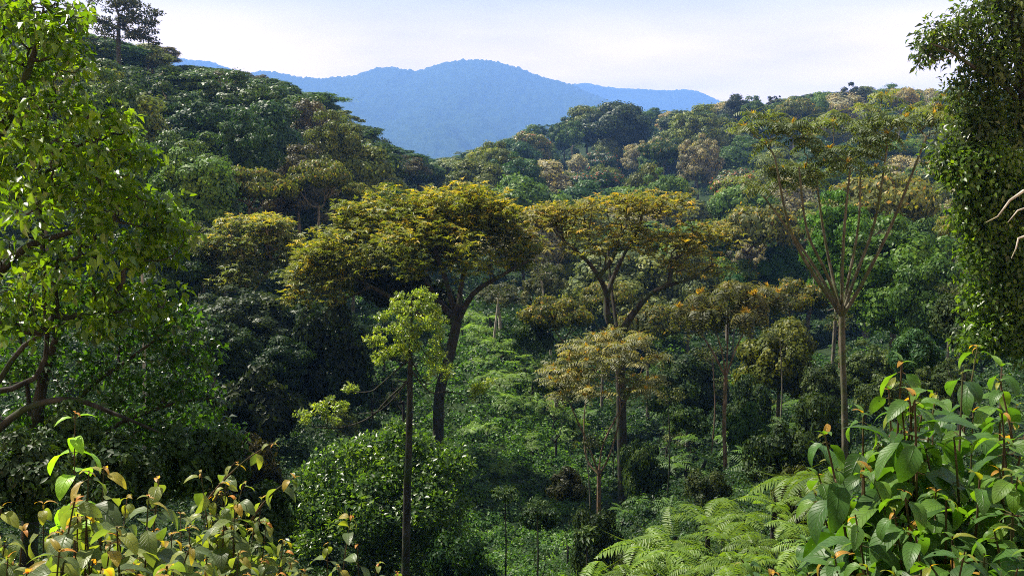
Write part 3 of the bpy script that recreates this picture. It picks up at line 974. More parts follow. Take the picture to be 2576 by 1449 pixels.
hero('slender_tree', 'slim mossy-trunked tree with bright light-green tuft standing in the centre', 'tree', 28,
     [(1016, 1600, .15), (1020, 1449, .14), (1024, 1250, .13), (1030, 1050, .11), (1032, 900, .075), (1035, 800, .04), (1036, 750, .02)],
     [([(980, 1000, .3), (930, 1050, .6), (860, 1075, .8), (790, 1075, .8)], [.04, .035, .025, .012], 0.62),
      ([(960, 965, .2), (930, 985, .3), (880, 985, .4)], [.035, .025, .012], 0.68),
      ([(1080, 985, -.2), (1130, 985, -.2), (1190, 1000, -.2)], [.03, .022, .01], 0.66),
      ([(1070, 965, .2), (1100, 950, .2)], [.025, .01], 0.69),
      ([(985, 905, -.2), (950, 880, -.3)], [.025, .01], 0.78), ([(1080, 900, -.2), (1110, 880, -.3)], [.025, .01], 0.78),
      ([(960, 1030, -.6), (900, 1040, -1)], [.025, .01], 0.63)],
     [(1040, 800, 0, 80, 45, 26), (980, 850, 0, 50, 35, 12), (1080, 850, 0, 55, 35, 12), (1050, 750, 0, 45, 14, 8), (1020, 890, 0, 60, 20, 8), (965, 905, 0, 35, 22, 6), (1095, 905, 0, 40, 25, 7),
      (790, 1050, .8, 60, 22, 9), (850, 1020, .8, 40, 20, 5), (880, 985, .4, 25, 12, 3), (1110, 940, .2, 26, 14, 4), (1215, 985, -.2, 35, 22, 7)],
     lambda b, C: tuft(b, np.concatenate([C, C + R.normal(size=C.shape) * .12]), .15, 34, .105, .055, T_LEAF, 0.55, tint=0.55),
     (0.130, 0.180, 0.050), M_GLOSS, M_BARK_DARK, 0.009, 0.45, fork=0.6, base_ground=True, bias=0.15)

# tall slender many-stemmed tree right
hero('candelabra_tree', 'tall slender tree with pale trunk fanning into many straight stems on the right', 'tree', 30,
     [(2128, 1160, .115), (2125, 1050, .11), (2120, 900, .10), (2118, 795, .11)],
     [([(2040, 680, -.3), (1985, 570, -.5), (1950, 400, -.6)], [.07, .062, .05, .028]),
      ([(2060, 690, .4), (2000, 600, .8), (1910, 480, 1)], [.062, .055, .045, .026]),
      ([(2095, 700, .6), (2068, 560, .9), (2050, 410, 1)], [.062, .055, .045, .026]),
      ([(2118, 700, -.5), (2125, 560, -.8), (2142, 400, -1)], [.062, .055, .045, .026]),
      ([(2135, 700, .3), (2160, 560, .5), (2165, 400, .6)], [.056, .05, .04, .026]),
      ([(2150, 700, -.2), (2200, 560, -.4), (2232, 370, -.5)], [.062, .055, .045, .026]),
      ([(2165, 720, -.4), (2245, 560, -.7), (2330, 345, -.9)], [.07, .062, .05, .03]),
      ([(2080, 690, -.8), (2030, 580, -1.2), (2010, 420, -1.5)], [.056, .05, .04, .026])],
     [(1905, 345, 0, 70, 60, 6), (1930, 460, 1, 60, 45, 6), (2010, 360, -.5, 80, 60, 7), (2100, 350, 0, 90, 70, 9), (2180, 350, 0, 80, 80, 7),
      (2250, 300, 0, 90, 65, 8), (2330, 310, -.8, 90, 65, 7), (2400, 300, -.8, 50, 50, 4), (2060, 440, .5, 80, 35, 5), (1990, 460, .5, 60, 35, 4), (2150, 410, -.5, 80, 30, 4)],
     lambda b, C: pinnate(b, C, .80, 8, 7, accent=0.6, tintc=0.45, lw=.10, ll=.34),
     (0.098, 0.128, 0.066), M_ORANGE, M_CANE, 0.012, 0.45, fork=1.0, lift=0.0)

# small drooping umbrella, two of them
hero('small_umbrella_tree', 'small umbrella tree with drooping brown-green fronds and reddish pole trunk', 'tree', 45,
     [(1826, 1185, .11), (1822, 1060, .10), (1826, 950, .10)],
     [([(1790, 880, 0), (1750, 820, 0)], [.06, .05, .025]), ([(1815, 880, 0), (1790, 800, 0)], [.05, .04, .02]),
      ([(1830, 880, 0), (1830, 790, 0)], [.05, .04, .02]), ([(1850, 880, 0), (1880, 820, 0)], [.05, .04, .02])],
     [(1760, 770, 0, 60, 45, 9), (1830, 740, 0, 70, 35, 10), (1880, 770, 0, 45, 35, 6), (1930, 750, 1, 45, 30, 6), (1810, 800, -1, 80, 30, 8)],
     lambda b, C: pinnate(b, C, 1.25, 8, 7, accent=0.6, hang=0.9, tintc=0.4, lw=.10, ll=.32),
     (0.095, 0.10, 0.055), M_ORANGE, M_BARK_RED, 0.014, 0.45, lift=0.0)
hero('many_stemmed_tree', 'low wide tree with thin V-shaped stems and pale orange-flecked crown in lower middle', 'tree', 40,
     [(1508, 1255, .10), (1507, 1195, .10)],
     [([(1480, 1120, 0), (1440, 1030, 0), (1410, 960, 0)], [.05, .04, .03, .015]), ([(1520, 1110, 0), (1590, 980, 0), (1620, 920, 0)], [.05, .04, .03, .015]),
      ([(1475, 1150, .5), (1470, 1040, .8), (1490, 930, 1)], [.05, .04, .03, .015]), ([(1535, 1140, -.5), (1560, 1040, -.8), (1550, 930, -1)], [.05, .04, .03, .015])],
     [(1420, 950, 0, 60, 60, 10), (1500, 890, 0, 80, 50, 13), (1590, 900, 0, 80, 60, 13), (1665, 940, 0, 40, 50, 5), (1470, 980, -.8, 80, 50, 9), (1600, 980, -.8, 60, 45, 6), (1550, 860, .5, 60, 30, 5)],
     lambda b, C: pinnate(b, C, .85, 8, 6, accent=0.75, tintc=0.5, lw=.11, ll=.34),
     (0.145, 0.150, 0.082), M_ORANGE, M_BARK_RED, 0.012, 0.45, lift=0.0)

# near left tree
def left_leaf(b, C):
    C[:, 1] = 13.5 + (C[:, 1] - 13.5) * 2.4 + R.normal(size=len(C)) * .25
    tuft(b, C, .24, 17, .17, .088, T_LEAF, 0.8, tint=np.repeat(0.5 + R.normal(size=len(C)) * .2, 17), droop=0.9, hang=0.4, up=0.7)


LT = [(50, 40, 0, 70, 60, 14), (110, 10, 0, 40, 30, 6), (190, 45, 0, 22, 16, 3), (90, 130, 0, 100, 60, 20), (170, 160, 0, 45, 40, 8), (40, 220, 0, 90, 70, 16),
      (100, 290, 0, 120, 50, 20), (250, 320, 0, 70, 45, 14), (160, 400, 0, 150, 60, 28), (300, 430, 0, 80, 55, 18), (60, 470, 0, 100, 70, 16),
      (200, 520, 0, 160, 60, 28), (340, 540, 0, 90, 55, 20), (420, 600, 0, 55, 40, 10), (80, 640, 0, 120, 60, 18), (250, 640, 0, 150, 55, 22),
      (380, 650, 0, 60, 30, 8), (60, 800, 0, 110, 90, 20), (200, 780, 0, 130, 70, 24), (330, 770, 0, 90, 45, 14), (440, 810, 0, 75, 35, 12),
      (350, 880, 0, 130, 50, 22), (480, 900, 0, 60, 50, 10), (120, 940, 0, 150, 60, 22), (300, 980, 0, 130, 50, 20), (460, 1000, 0, 100, 50, 16),
      (80, 1080, 0, 120, 60, 16), (260, 1090, 0, 150, 50, 18), (430, 1090, 0, 140, 45, 18), (560, 1110, 0, 60, 40, 8), (10, 350, 1, 60, 90, 10), (0, 950, 1, 60, 120, 10)]
LT_LOW = [q for q in LT if q[1] > 740]
LT = [q for q in LT if q[1] <= 800]
hero('broad_leaved_tree', 'dark glossy small-leaved tree beneath the near yellow-green tree at left', 'tree', 15,
     [(60, 1500, .16), (80, 1250, .14), (100, 1000, .10), (140, 850, .05)],
     [([(200, 1000, 0), (330, 900, 0), (440, 820, 0)], [.07, .05, .03, .01], 0.4), ([(250, 1100, 0), (420, 1020, 0), (540, 1000, 0)], [.06, .05, .03, .01], 0.3),
      ([(60, 900, 0), (30, 760, 0)], [.05, .03, .01], 0.5)],
     [(q[0], q[1], q[2], q[3], q[4], int(q[5] * 1.35)) for q in LT_LOW],
     lambda b, C: tuft(b, C, .26, 17, .135, .075, T_LEAF, 0.9, tint=0.45, droop=0.8, hang=0.3, up=0.6), (0.030, 0.075, 0.014), M_GLOSS, M_BARK_DARK, 0.006, 0.45, fork=0.12, bias=0.1)
hero('broad_leaved_tree', 'near tree on the left with glossy yellow-green drooping leaves and arching dark limbs', 'tree', 13.5,
     [(-260, 1500, .26), (-220, 1150, .22), (-180, 800, .18), (-120, 500, .12), (20, 300, .07), (90, 120, .04), (110, 20, .015)],
     [([(-90, 780, 0), (40, 640, .2), (160, 590, .4), (300, 560, .4), (400, 590, .4)], [.10, .085, .065, .045, .02, .008], 0.48),
      ([(-80, 1110, 0), (60, 1030, -.4), (180, 1005, -.5), (300, 1045, -.5), (430, 1100, -.5)], [.08, .065, .055, .045, .03, .01], 0.3),
      ([(-60, 1000, .5), (60, 870, .6), (200, 800, .7), (330, 780, .7)], [.07, .055, .04, .03, .01], 0.42),
      ([(90, 950, .3), (110, 700, .5), (100, 420, .4), (130, 250, .3)], [.06, .045, .035, .025, .01], 0.25),
      ([(0, 520, .4), (120, 430, .6), (260, 380, .6)], [.06, .045, .03, .01], 0.6)],
     [(q[0], q[1], q[2], q[3] * 1.03, q[4] * 1.05, int(q[5] * 1.15)) for q in LT], left_leaf, (0.066, 0.122, 0.010), M_GLOSS, M_BARK_DARK, 0.010, 0.45, fork=0.12, bias=0.1)

# right vine-clad tree
RT = [(2660, 100, 0, 90, 90, 16), (2680, 300, 0, 100, 90, 18), (2690, 500, 0, 100, 90, 18), (2680, 700, 0, 100, 80, 16), (2660, 880, 0, 80, 60, 10), (2480, 40, 0, 70, 60, 18), (2540, 20, 0, 60, 60, 12), (2380, 110, 0, 60, 30, 10), (2340, 130, 0, 25, 22, 4), (2450, 160, 0, 55, 50, 12),
      (2530, 180, 0, 70, 90, 22), (2430, 240, 0, 45, 40, 8), (2500, 320, 0, 70, 70, 20), (2430, 340, 0, 55, 40, 10), (2400, 400, 0, 45, 35, 8), (2560, 350, 0, 60, 90, 16),
      (2460, 430, 0, 80, 55, 20), (2540, 520, 0, 80, 80, 24), (2460, 550, 0, 50, 60, 14), (2500, 660, 0, 70, 80, 24), (2560, 700, 0, 60, 90, 16),
      (2510, 780, 0, 70, 70, 22), (2490, 850, 0, 60, 50, 12), (2570, 860, 0, 60, 60, 12)]


def right_extra(root, base, S):
    b = Batch()
    for pts, r in (([(2576, 480), (2540, 505), (2510, 545), (2480, 560)], .035), ([(2590, 590), (2562, 600), (2556, 625), (2544, 650)], .03),
                   ([(2590, 520), (2560, 530), (2535, 560)], .025)):
        pp = [P(x, y, 19.4) - base for x, y in pts]
        b.tube(pp, np.linspace(r, r * 0.25, len(pp)), 6)
    obj('dead_branch', b.mesh('dead_branch', M_BARK_PALE, True), root)
    C = blob_points([(q[0], q[1], q[2] - .3, q[3], q[4], int(q[5] * 1.7)) for q in RT if q[1] > 420], 22)
    b = Batch(); tuft(b, C, .42, 70, .14, .085, T_LEAF, 1.0, tint=0.55, droop=0.8, hang=0.5, up=0.6)
    obj('creeper', b.mesh('creeper', M_GLOSS, False, base), root, (0.056, 0.105, 0.016))


hero('vine_clad_tree', 'tall dark tree hung with creepers filling the right edge of the view', 'tree', 22,
     [(2640, 1200, .5), (2640, 900, .42), (2620, 500, .34), (2580, 200, .2), (2540, 20, .08)],
     [([(2540, 230, 0), (2450, 170, -.5), (2390, 130, -.8), (2340, 110, -1)], [.1, .06, .045, .03, .012], 0.66),
      ([(2540, 200, 0), (2450, 80, 0), (2400, 60, 0)], [.08, .05, .03, .01], 0.72),
      ([(2560, 500, 0), (2460, 420, -.5)], [.1, .06, .02], 0.45)],
     [(q[0] + (14 if q[0] > 2400 else 0), q[1], q[2], q[3] * .98, q[4] * 1.05, int(q[5] * (1.05 if q[1] < 420 else 1.4))) for q in RT], lambda b, C: (tuft(b, C[C[:, 2] > -1.5], .46, 62, .17, .075, T_LEAF, 0.95, tint=0.5, droop=0.8, hang=0.4, up=0.6)),
     (0.048, 0.078, 0.024), M_GLOSS, M_BARK_DARK, 0.012, 0.45, fork=0.05, extra=right_extra, bias=0.1)

# round bush behind the slim tree
hero('rounded_shrub', 'large rounded shrub with fresh green top behind the slim centre tree', 'shrub', 34,
     [(950, 1480, .16), (950, 1380, .12)], [],
     [(930, 1170, 0, 130, 60, 34), (1080, 1180, .5, 90, 70, 24), (830, 1240, 0, 90, 70, 22), (960, 1260, -1, 170, 80, 44), (1080, 1300, -.5, 90, 90, 22), (880, 1370, -1, 140, 80, 34), (1030, 1400, -1, 120, 80, 26), (1000, 1110, .5, 60, 30, 10), (770, 1330, 0, 50, 80, 12)],
     lambda b, C: tuft(b, C, .62, 110, .19, .12, T_LEAF, 0.7, tint=0.5, up=0.6),
     (0.055, 0.105, 0.026), M_GLOSS, M_BARK_DARK, 0.015, 0.4)

# ------------------------------------------------------------------ poles: slim bare trunks
POLES = [
    (1240, 925, 735, 92, .14, M_BARK_PALE, 'pale leaning bare trunk right of the golden tree', 15),
    (1790, 1065, 900, 58, .055, M_BARK_RED, 'thin reddish pole trunk left of the small umbrella tree', 2),
    (1962, 1045, 850, 52, .05, M_BARK_GREY, 'thin grey trunk below the yellow-green rounded tree', 0),
    (2106, 985, 820, 56, .10, M_BARK_RED, 'short reddish trunk just left of the tall slender trunk', 4),
    (1678, 1265, 1000, 42, .04, M_BARK_DARK, 'thin dark sapling pole right of the dark forked trunk', 2),
    (352, 960, 640, 40, .10, M_BARK_PALE, 'pale forked trunk glimpsed through the near left tree', 4),
    (497, 760, 590, 82, .12, M_BARK_PALE, 'pale straight trunk right edge of the near left tree', 2),
    (1400, 830, 690, 88, .13, M_BARK_PALE, 'white-barked leaning trunk behind the umbrella tree', -40),
    (2388, 880, 740, 50, .09, M_BARK_GREY, 'grey trunk under the big bright green tree', 0),
    (1475, 1250, 1120, 40, .035, M_BARK_GREY, 'thin grey pole beside the V-shaped stems', 0),
]
for (px, by, ty, D, r, bm, lab, lean) in POLES:
    g = P(px, by, D); g[2] = float(ground_z(g[0], g[1])) - 0.3
    root = empty('slim_tree', g, lab, 'tree', 'slim trees in the valley')
    top = P(px + lean, ty, D)
    top[2] = max(top[2], g[2] + 3)
    S = Skel()
    mid = (g + top) / 2 + R.normal(size=3) * 0.15
    S.smooth_chain([g, mid, top], fixed=[r, r * .8, r * .5], sub=4)
    s = D / F
    C = top + rdir(9) * np.array([34 * s, 34 * s, 16 * s]) + np.array([0, 0, 10 * s])
    S.reach(C, minid=4, lift=0.05)
    b = Batch(); S.build(b, r * 0.12, 0.5, 6, r)
    obj('trunk', b.mesh('slim_trunk', bm, True, g), root)
    b = Batch(); tuft(b, C, 15 * s, 40, 6.5 * s, 3 * s, T_LEAF, 0.6)
    obj('crown', b.mesh('slim_crown', M_LEAF, False, g), root, (0.045, 0.06, 0.022))

# ------------------------------------------------------------------ undergrowth
def mounds(b, C, mr, s, per, lo=6, hi=12):
    n = len(C)
    c = np.repeat(C, per, 0); r = np.repeat(mr, per); sz = np.repeat(s, per); N = n * per
    d = rdir(N); d[:, 2] = np.abs(d[:, 2]) * 0.9 + 0.05; d = nrm(d)
    pos = c + d * (r * (0.6 + 0.55 * R.rand(N)))[:, None]
    nor = nrm(d + R.normal(size=(N, 3)) * 0.45 + np.array([0, 0, .3])); ax = nrm(np.cross(nor, R.normal(size=(N, 3))))
    ls = sz * R.uniform(lo, hi, N)
    t = np.clip(0.45 + np.repeat(R.normal(size=n) * 0.2, per) + R.normal(size=N) * 0.18, 0, .99)
    b.place(T_LEAF, pos, ax, nor, ls, ls * 0.62, t)


def undergrowth():
    b = Batch()
    n = 4200
    px = R.uniform(-250, 2850, n); D = np.exp(R.uniform(math.log(9), math.log(135), n))
    x = (px - CX) / F * D
    s = D / F
    mr = s * R.uniform(16, 42, n)
    C = np.stack([x, D, ground_z(x, D) - mr * 0.1], -1)
    mounds(b, C, mr, s, 50)
    # second layer spread evenly over the visible slopes
    dark = []; lit = []  # shade and sunlight put into two leaf colours, split by region
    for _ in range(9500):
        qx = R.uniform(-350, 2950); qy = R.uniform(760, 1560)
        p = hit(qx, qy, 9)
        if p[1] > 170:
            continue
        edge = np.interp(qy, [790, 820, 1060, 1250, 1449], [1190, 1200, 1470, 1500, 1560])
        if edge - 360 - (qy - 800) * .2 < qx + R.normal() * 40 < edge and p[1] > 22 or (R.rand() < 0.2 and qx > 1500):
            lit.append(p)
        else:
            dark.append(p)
    for _ in range(3000):
        p = hit(R.uniform(150, 2450), R.uniform(200, 800), 60)
        if p[1] < 700:
            dark.append(p)
    dark = np.array(dark); lit = np.array(lit)
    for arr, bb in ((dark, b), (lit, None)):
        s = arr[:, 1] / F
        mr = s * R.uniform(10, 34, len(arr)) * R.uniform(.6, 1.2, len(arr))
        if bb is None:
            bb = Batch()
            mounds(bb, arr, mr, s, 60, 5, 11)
            o = obj('lit_tint_slope_cover', bb.mesh('lit_tint_slope_cover', M_FERN), None, (0.056, 0.125, 0.026))
            struct(o, 'stuff', 'leafy cover of the valley slope, its green brightened to stand for sunlight', 'ground cover')
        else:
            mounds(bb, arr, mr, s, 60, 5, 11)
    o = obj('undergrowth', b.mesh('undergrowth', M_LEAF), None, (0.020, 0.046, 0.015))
    struct(o, 'stuff', 'low leafy undergrowth carpeting the valley slopes, its green kept dark for shade', 'undergrowth')


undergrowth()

# ------------------------------------------------------------------ ferns
def fern_proto(name, fronds, L, pairs, fine, stem, seed, el=(0.25, 0.75), droop=(0.8, 1.3)):
    global R
    keep = R; R = np.random.RandomState(seed)
    b = Batch()
    th = np.arange(fronds) / fronds * 2 * math.pi + R.normal(size=fronds) * 0.2
    e = R.uniform(el[0], el[1], fronds)
    a = np.stack([np.cos(th) * np.cos(e), np.sin(th) * np.cos(e), np.sin(e)], -1)
    nn = np.stack([-np.cos(th) * np.sin(e), -np.sin(th) * np.sin(e), np.cos(e)], -1)
    pos = np.tile([0, 0, stem], (fronds, 1)).astype(float)
    frond(b, pos, a, nn, L * R.uniform(0.75, 1.1, fronds), R.uniform(droop[0], droop[1], fronds), pairs, 0.27, fine, tint=0.5)
    me = b.mesh(name, M_FERN)
    t = Batch(); t.tube([[0, 0, -0.6], [0.03, 0, stem * .5], [0, 0, stem + 0.02]], [0.09, 0.07, 0.05], 7)
    tm = t.mesh(name + '_stem', M_BARK_DARK, True)
    R = keep
    return me, tm


FN = [fern_proto('fern_near', 9, 1.0, 17, 1, 0.45, 3, (0.1, 0.6), (0.8, 1.3)), fern_proto('fern_near_b', 8, 1.0, 16, 1, 0.4, 8, (0.1, 0.9), (0.7, 1.2))]
FF = [fern_proto('fern_far', 9, 1.0, 11, 1, 0.75, 5, (0.1, 0.7), (0.6, 1.1)), fern_proto('fern_far_b', 6, 1.0, 11, 1, 0.5, 6, (0.0, 0.7), (0.6, 1.3))]


def put_fern(pr, p, L, color, label, group, tilt=0.0):
    root = empty('tree_fern', p, label, 'fern', group)
    root.scale = (L, L, L)
    root.rotation_euler = (R.normal() * 0.25, R.normal() * 0.25, R.rand() * 6.28)
    obj('stem', pr[1], root)
    obj('frond_crown', pr[0], root, color)


# lit fern slope beyond the slim tree: photo positions of fern crowns
slope_px = []
for (x0, y0, x1, y1, n) in [(1160, 800, 1250, 860, 12), (1190, 860, 1310, 920, 15), (1210, 915, 1360, 970, 17), (1230, 965, 1400, 1020, 17),
                            (1260, 1015, 1440, 1075, 17), (1300, 1070, 1470, 1130, 14), (1150, 1120, 1330, 1200, 4), (820, 880, 900, 960, 3), (1160, 1000, 1240, 1100, 4)]:
    for _ in range(n):
        slope_px.append((R.uniform(x0, x1), R.uniform(y0, y1)))
slope_px.sort(key=lambda q: q[1])
rows = [slope_px[i:i + 9] for i in range(0, len(slope_px), 9)]
for ri, rw in enumerate(rows):
    rw.sort()
    for i, (x, y) in enumerate(rw):
        p = hit(x, y + 14, 30)
        L = 30 * p[1] / F * (0.6 + 0.9 * R.rand())
        put_fern(FF[R.randint(2)], p, L, np.array([0.12, 0.20, 0.045]) * (0.7 + .5 * R.rand()),
                 f"pale green fern, {ORD[i]} from left in {ORD[ri]} row down the lit slope", 'ferns on the lit slope')

val_px = sorted([(1610, 1095), (1660, 1050), (1700, 1090), (1735, 1140), (1755, 1190), (1790, 1215), (1850, 1210), (1880, 1170), (1905, 1200), (1930, 1150),
          (1640, 1150), (1600, 1210), (1610, 1270), (1680, 1300), (1560, 1320), (1830, 1120), (1900, 1080), (1960, 1060), (2020, 1030),
          (1745, 1080), (1870, 1130), (1700, 1200), (1980, 1110), (2180, 920), (2240, 930), (2150, 960), (2060, 980), (2200, 980), (1480, 1060), (1560, 1130)])
for i, (x, y) in enumerate(val_px):
    p = hit(x, y + 12, 16)
    L = min(60 * p[1] / F * (0.7 + 0.5 * R.rand()), 1.7)
    put_fern(FF[R.randint(2)], p, L, np.array([0.075, 0.14, 0.04]) * (0.7 + .6 * R.rand()),
             f"fern among the valley shrubs, {ORD[i]} from the left of its group", 'ferns among the valley shrubs')

near = sorted([(1540, 1345, 17), (1620, 1330, 18), (1700, 1300, 18), (1780, 1260, 17), (1820, 1310, 15), (1870, 1250, 16), (1950, 1240, 15), (1990, 1290, 13),
        (1900, 1340, 12.5), (1760, 1370, 13), (1680, 1400, 13), (1580, 1400, 14), (1620, 1450, 12), (1740, 1430, 11.5), (1850, 1420, 11), (1950, 1390, 10.5),
        (2040, 1330, 10.5), (2060, 1240, 12.5), (2010, 1440, 9.5), (1900, 1470, 9.5), (1540, 1470, 13), (2120, 1300, 10), (1700, 1340, 15.5), (2090, 1170, 14), (1780, 1480, 10),
        (1480, 1440, 15), (2010, 1180, 17), (1850, 1370, 12)])
near = [q for q in near if q[0] > 1560 or q[1] > 1430]
for i, (x, y, D) in enumerate(near):
    p = P(x, y, D)
    g = float(ground_z(p[0], p[1]))
    y += 50 if x < 1900 else 34; p = P(x, y, D); L = 122 * D / F * (0.75 + 0.5 * R.rand())
    stem = max((p[2] - g) / L, 0.2)
    root = empty('tree_fern', (p[0], p[1], g), f"large bright fern at lower right, {ORD[i]} from the left of the big ferns", 'fern', 'big ferns at lower right')
    k = L
    root.rotation_euler = (0, 0, R.rand() * 6.28)
    pr = FN[R.randint(2)]
    o = obj('frond_crown', pr[0], root, np.array([0.10, 0.165, 0.024]) * (0.6 + .6 * R.rand()))
    o.scale = (k, k, k); o.location = (0, 0, p[2] - g - 0.42 * k); o.rotation_euler = (R.normal() * .12, R.normal() * .12, 0)
    t = Batch(); t.tube([[0, 0, -0.3], [0.02, 0, (p[2] - g) * .5], [0, 0, p[2] - g]], [0.07, 0.055, 0.04], 7)
    obj('stem', t.mesh('fern_stem', M_BARK_DARK, True), root)

# ------------------------------------------------------------------ shrubs of the valley
def shrub_proto(seed, fine):
    global R
    keep = R; R = np.random.RandomState(seed)
    b = Batch(); C = lumpy_crown(b, 1, 1.0, 24, 0.38, 190, .15 * fine, .085 * fine, T=T_LEAF, under=-0.5, inner=0.85)
    for v in b.v:
        v += np.array([0, 0, 0.8])
    t = Batch(); S = Skel(); ids = S.smooth_chain([[0, 0, -0.3], [0, 0, .4]], fixed=[.08, .06])
    S.reach(C[:12] * 0.7 + np.array([0, 0, .7]), minid=1); S.build(t, .012, .5, 5, .07)
    R = keep
    return t.mesh('shrub_stem', M_BARK_DARK, True), b.mesh('shrub_foliage', M_LEAF)


SH = [shrub_proto(1, 1.0), shrub_proto(2, 1.15), shrub_proto(4, 0.9)]
SHR = [
    # px, py centre, radius px, D, colour, label
    (1500, 1335, 58, 30, (0.02, 0.035, 0.014), 'very dark round bush right of the small mop-headed saplings'),
    (1430, 1225, 45, 38, (0.026, 0.030, 0.014), 'brownish dark bush hanging left of the V-shaped stems'),
    (1970, 1110, 80, 30, (0.022, 0.040, 0.014), 'dark rounded bush left of the tall slender trunk base'),
    (2060, 1050, 65, 33, (0.026, 0.046, 0.016), 'dark bush just left of the tall slender trunk'),
    (1680, 1000, 55, 60, (0.028, 0.052, 0.018), 'dark bush behind the thin dark pole'),
    (1730, 1060, 45, 50, (0.030, 0.060, 0.018), 'green bush left of the thin reddish pole trunk'),
    (1890, 1000, 50, 55, (0.026, 0.048, 0.018), 'dark bush below the small umbrella tree crown'),
    (1880, 1060, 48, 46, (0.036, 0.085, 0.02), 'fresh green bush right of the reddish pole trunk'),
    (1620, 1130, 50, 48, (0.03, 0.055, 0.018), 'green bush right of the dark forked trunk'),
    (1780, 1230, 50, 30, (0.03, 0.045, 0.016), 'bush in front of the small umbrella trunk base'),
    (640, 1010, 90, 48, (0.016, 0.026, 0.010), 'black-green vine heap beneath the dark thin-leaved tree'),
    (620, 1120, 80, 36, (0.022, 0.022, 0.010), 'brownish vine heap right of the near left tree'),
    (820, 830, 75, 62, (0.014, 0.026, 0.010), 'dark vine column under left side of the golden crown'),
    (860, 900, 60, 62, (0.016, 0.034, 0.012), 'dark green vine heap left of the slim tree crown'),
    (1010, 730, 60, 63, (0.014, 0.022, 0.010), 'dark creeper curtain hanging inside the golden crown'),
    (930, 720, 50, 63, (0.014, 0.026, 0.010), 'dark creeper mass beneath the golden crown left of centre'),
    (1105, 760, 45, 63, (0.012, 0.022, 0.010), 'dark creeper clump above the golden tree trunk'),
    (1340, 850, 45, 80, (0.03, 0.06, 0.018), 'bush at the edge of the lit fern slope'),
    (1400, 960, 50, 66, (0.024, 0.046, 0.016), 'dark bush behind the end of the lit fern slope'),
    (1360, 1300, 42, 32, (0.024, 0.05, 0.018), 'dark bush between the two mop-headed saplings'),
    (1620, 1420, 60, 19, (0.03, 0.045, 0.014), 'shadowy bush among the big ferns'),
    (1990, 1220, 45, 20, (0.04, 0.05, 0.015), 'brown-green bush beside the big ferns'),
    (2300, 890, 50, 36, (0.03, 0.075, 0.026), 'glossy green bush above the right foreground shrub'),
    (2230, 1000, 60, 30, (0.05, 0.075, 0.03), 'grey-green bush right of the tall slender trunk'),
    (2430, 820, 70, 34, (0.026, 0.045, 0.016), 'dark bush at foot of the vine-clad tree'),
    (60, 1220, 110, 9.5, (0.024, 0.045, 0.014), 'dark bush behind left end of the foreground shrubs'),
    (300, 1200, 110, 11, (0.024, 0.048, 0.014), 'dark small-leaved bush under the arching limb'),
    (500, 1190, 100, 12, (0.024, 0.052, 0.016), 'dark small-leaved bush behind the orange-tipped shoots'),
    (170, 1120, 90, 12, (0.03, 0.06, 0.016), 'dark leafy bush below the arching limb at left'),
    (640, 1300, 90, 14, (0.020, 0.045, 0.014), 'dark bush behind right end of the orange-tipped shoots'),
    (1150, 1420, 80, 30, (0.018, 0.045, 0.014), 'dark bush right of the rounded shrub'),
]
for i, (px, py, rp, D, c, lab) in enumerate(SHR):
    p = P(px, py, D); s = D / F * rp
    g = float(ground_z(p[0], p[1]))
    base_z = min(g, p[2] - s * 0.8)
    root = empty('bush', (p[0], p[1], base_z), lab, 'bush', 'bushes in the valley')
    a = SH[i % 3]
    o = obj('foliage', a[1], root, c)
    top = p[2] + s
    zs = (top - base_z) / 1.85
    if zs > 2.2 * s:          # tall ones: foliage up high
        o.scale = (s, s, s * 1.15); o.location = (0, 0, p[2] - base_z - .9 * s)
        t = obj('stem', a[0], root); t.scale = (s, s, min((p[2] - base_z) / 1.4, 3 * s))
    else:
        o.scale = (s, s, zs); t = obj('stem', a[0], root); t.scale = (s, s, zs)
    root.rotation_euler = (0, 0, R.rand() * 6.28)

# low bushes scattered through the valley, in three bands
BC = [(0.030, 0.060, 0.018), (0.045, 0.085, 0.020), (0.022, 0.044, 0.016), (0.060, 0.080, 0.030), (0.035, 0.095, 0.026), (0.040, 0.062, 0.024)]
for band, (y0, y1, nb, dmin) in (('far', (850, 980, 16, 30)), ('middle', (990, 1150, 16, 22)), ('near', (1170, 1400, 13, 16))):
    xs = np.sort(R.uniform(560 if band != 'near' else 760, 2080, nb))
    xs = xs[(xs < 1130) | (xs > 1480)]
    for i, x in enumerate(xs):
        p = hit(x, R.uniform(y0, y1), dmin)
        if p[1] > 150:
            p = P(x, y1, 60); p[2] = float(ground_z(p[0], p[1]))
        s = p[1] / F * R.uniform(18, 42)
        root = empty('bush', (p[0], p[1], p[2] - 0.2), f"low bush on the ground, {ORD[i]} from left in the {band} band of the valley floor", 'bush', 'low bushes of the valley floor')
        a = SH[R.randint(3)]
        hz_ = R.uniform(.7, 1.5)
        o = obj('foliage', a[1], root, np.array(BC[R.randint(6)]) * R.uniform(.8, 1.3)); o.scale = (s, s, s * hz_)
        t = obj('stem', a[0], root); t.scale = (s, s, s * hz_)
        root.rotation_euler = (R.normal() * .15, R.normal() * .15, R.rand() * 6.28)

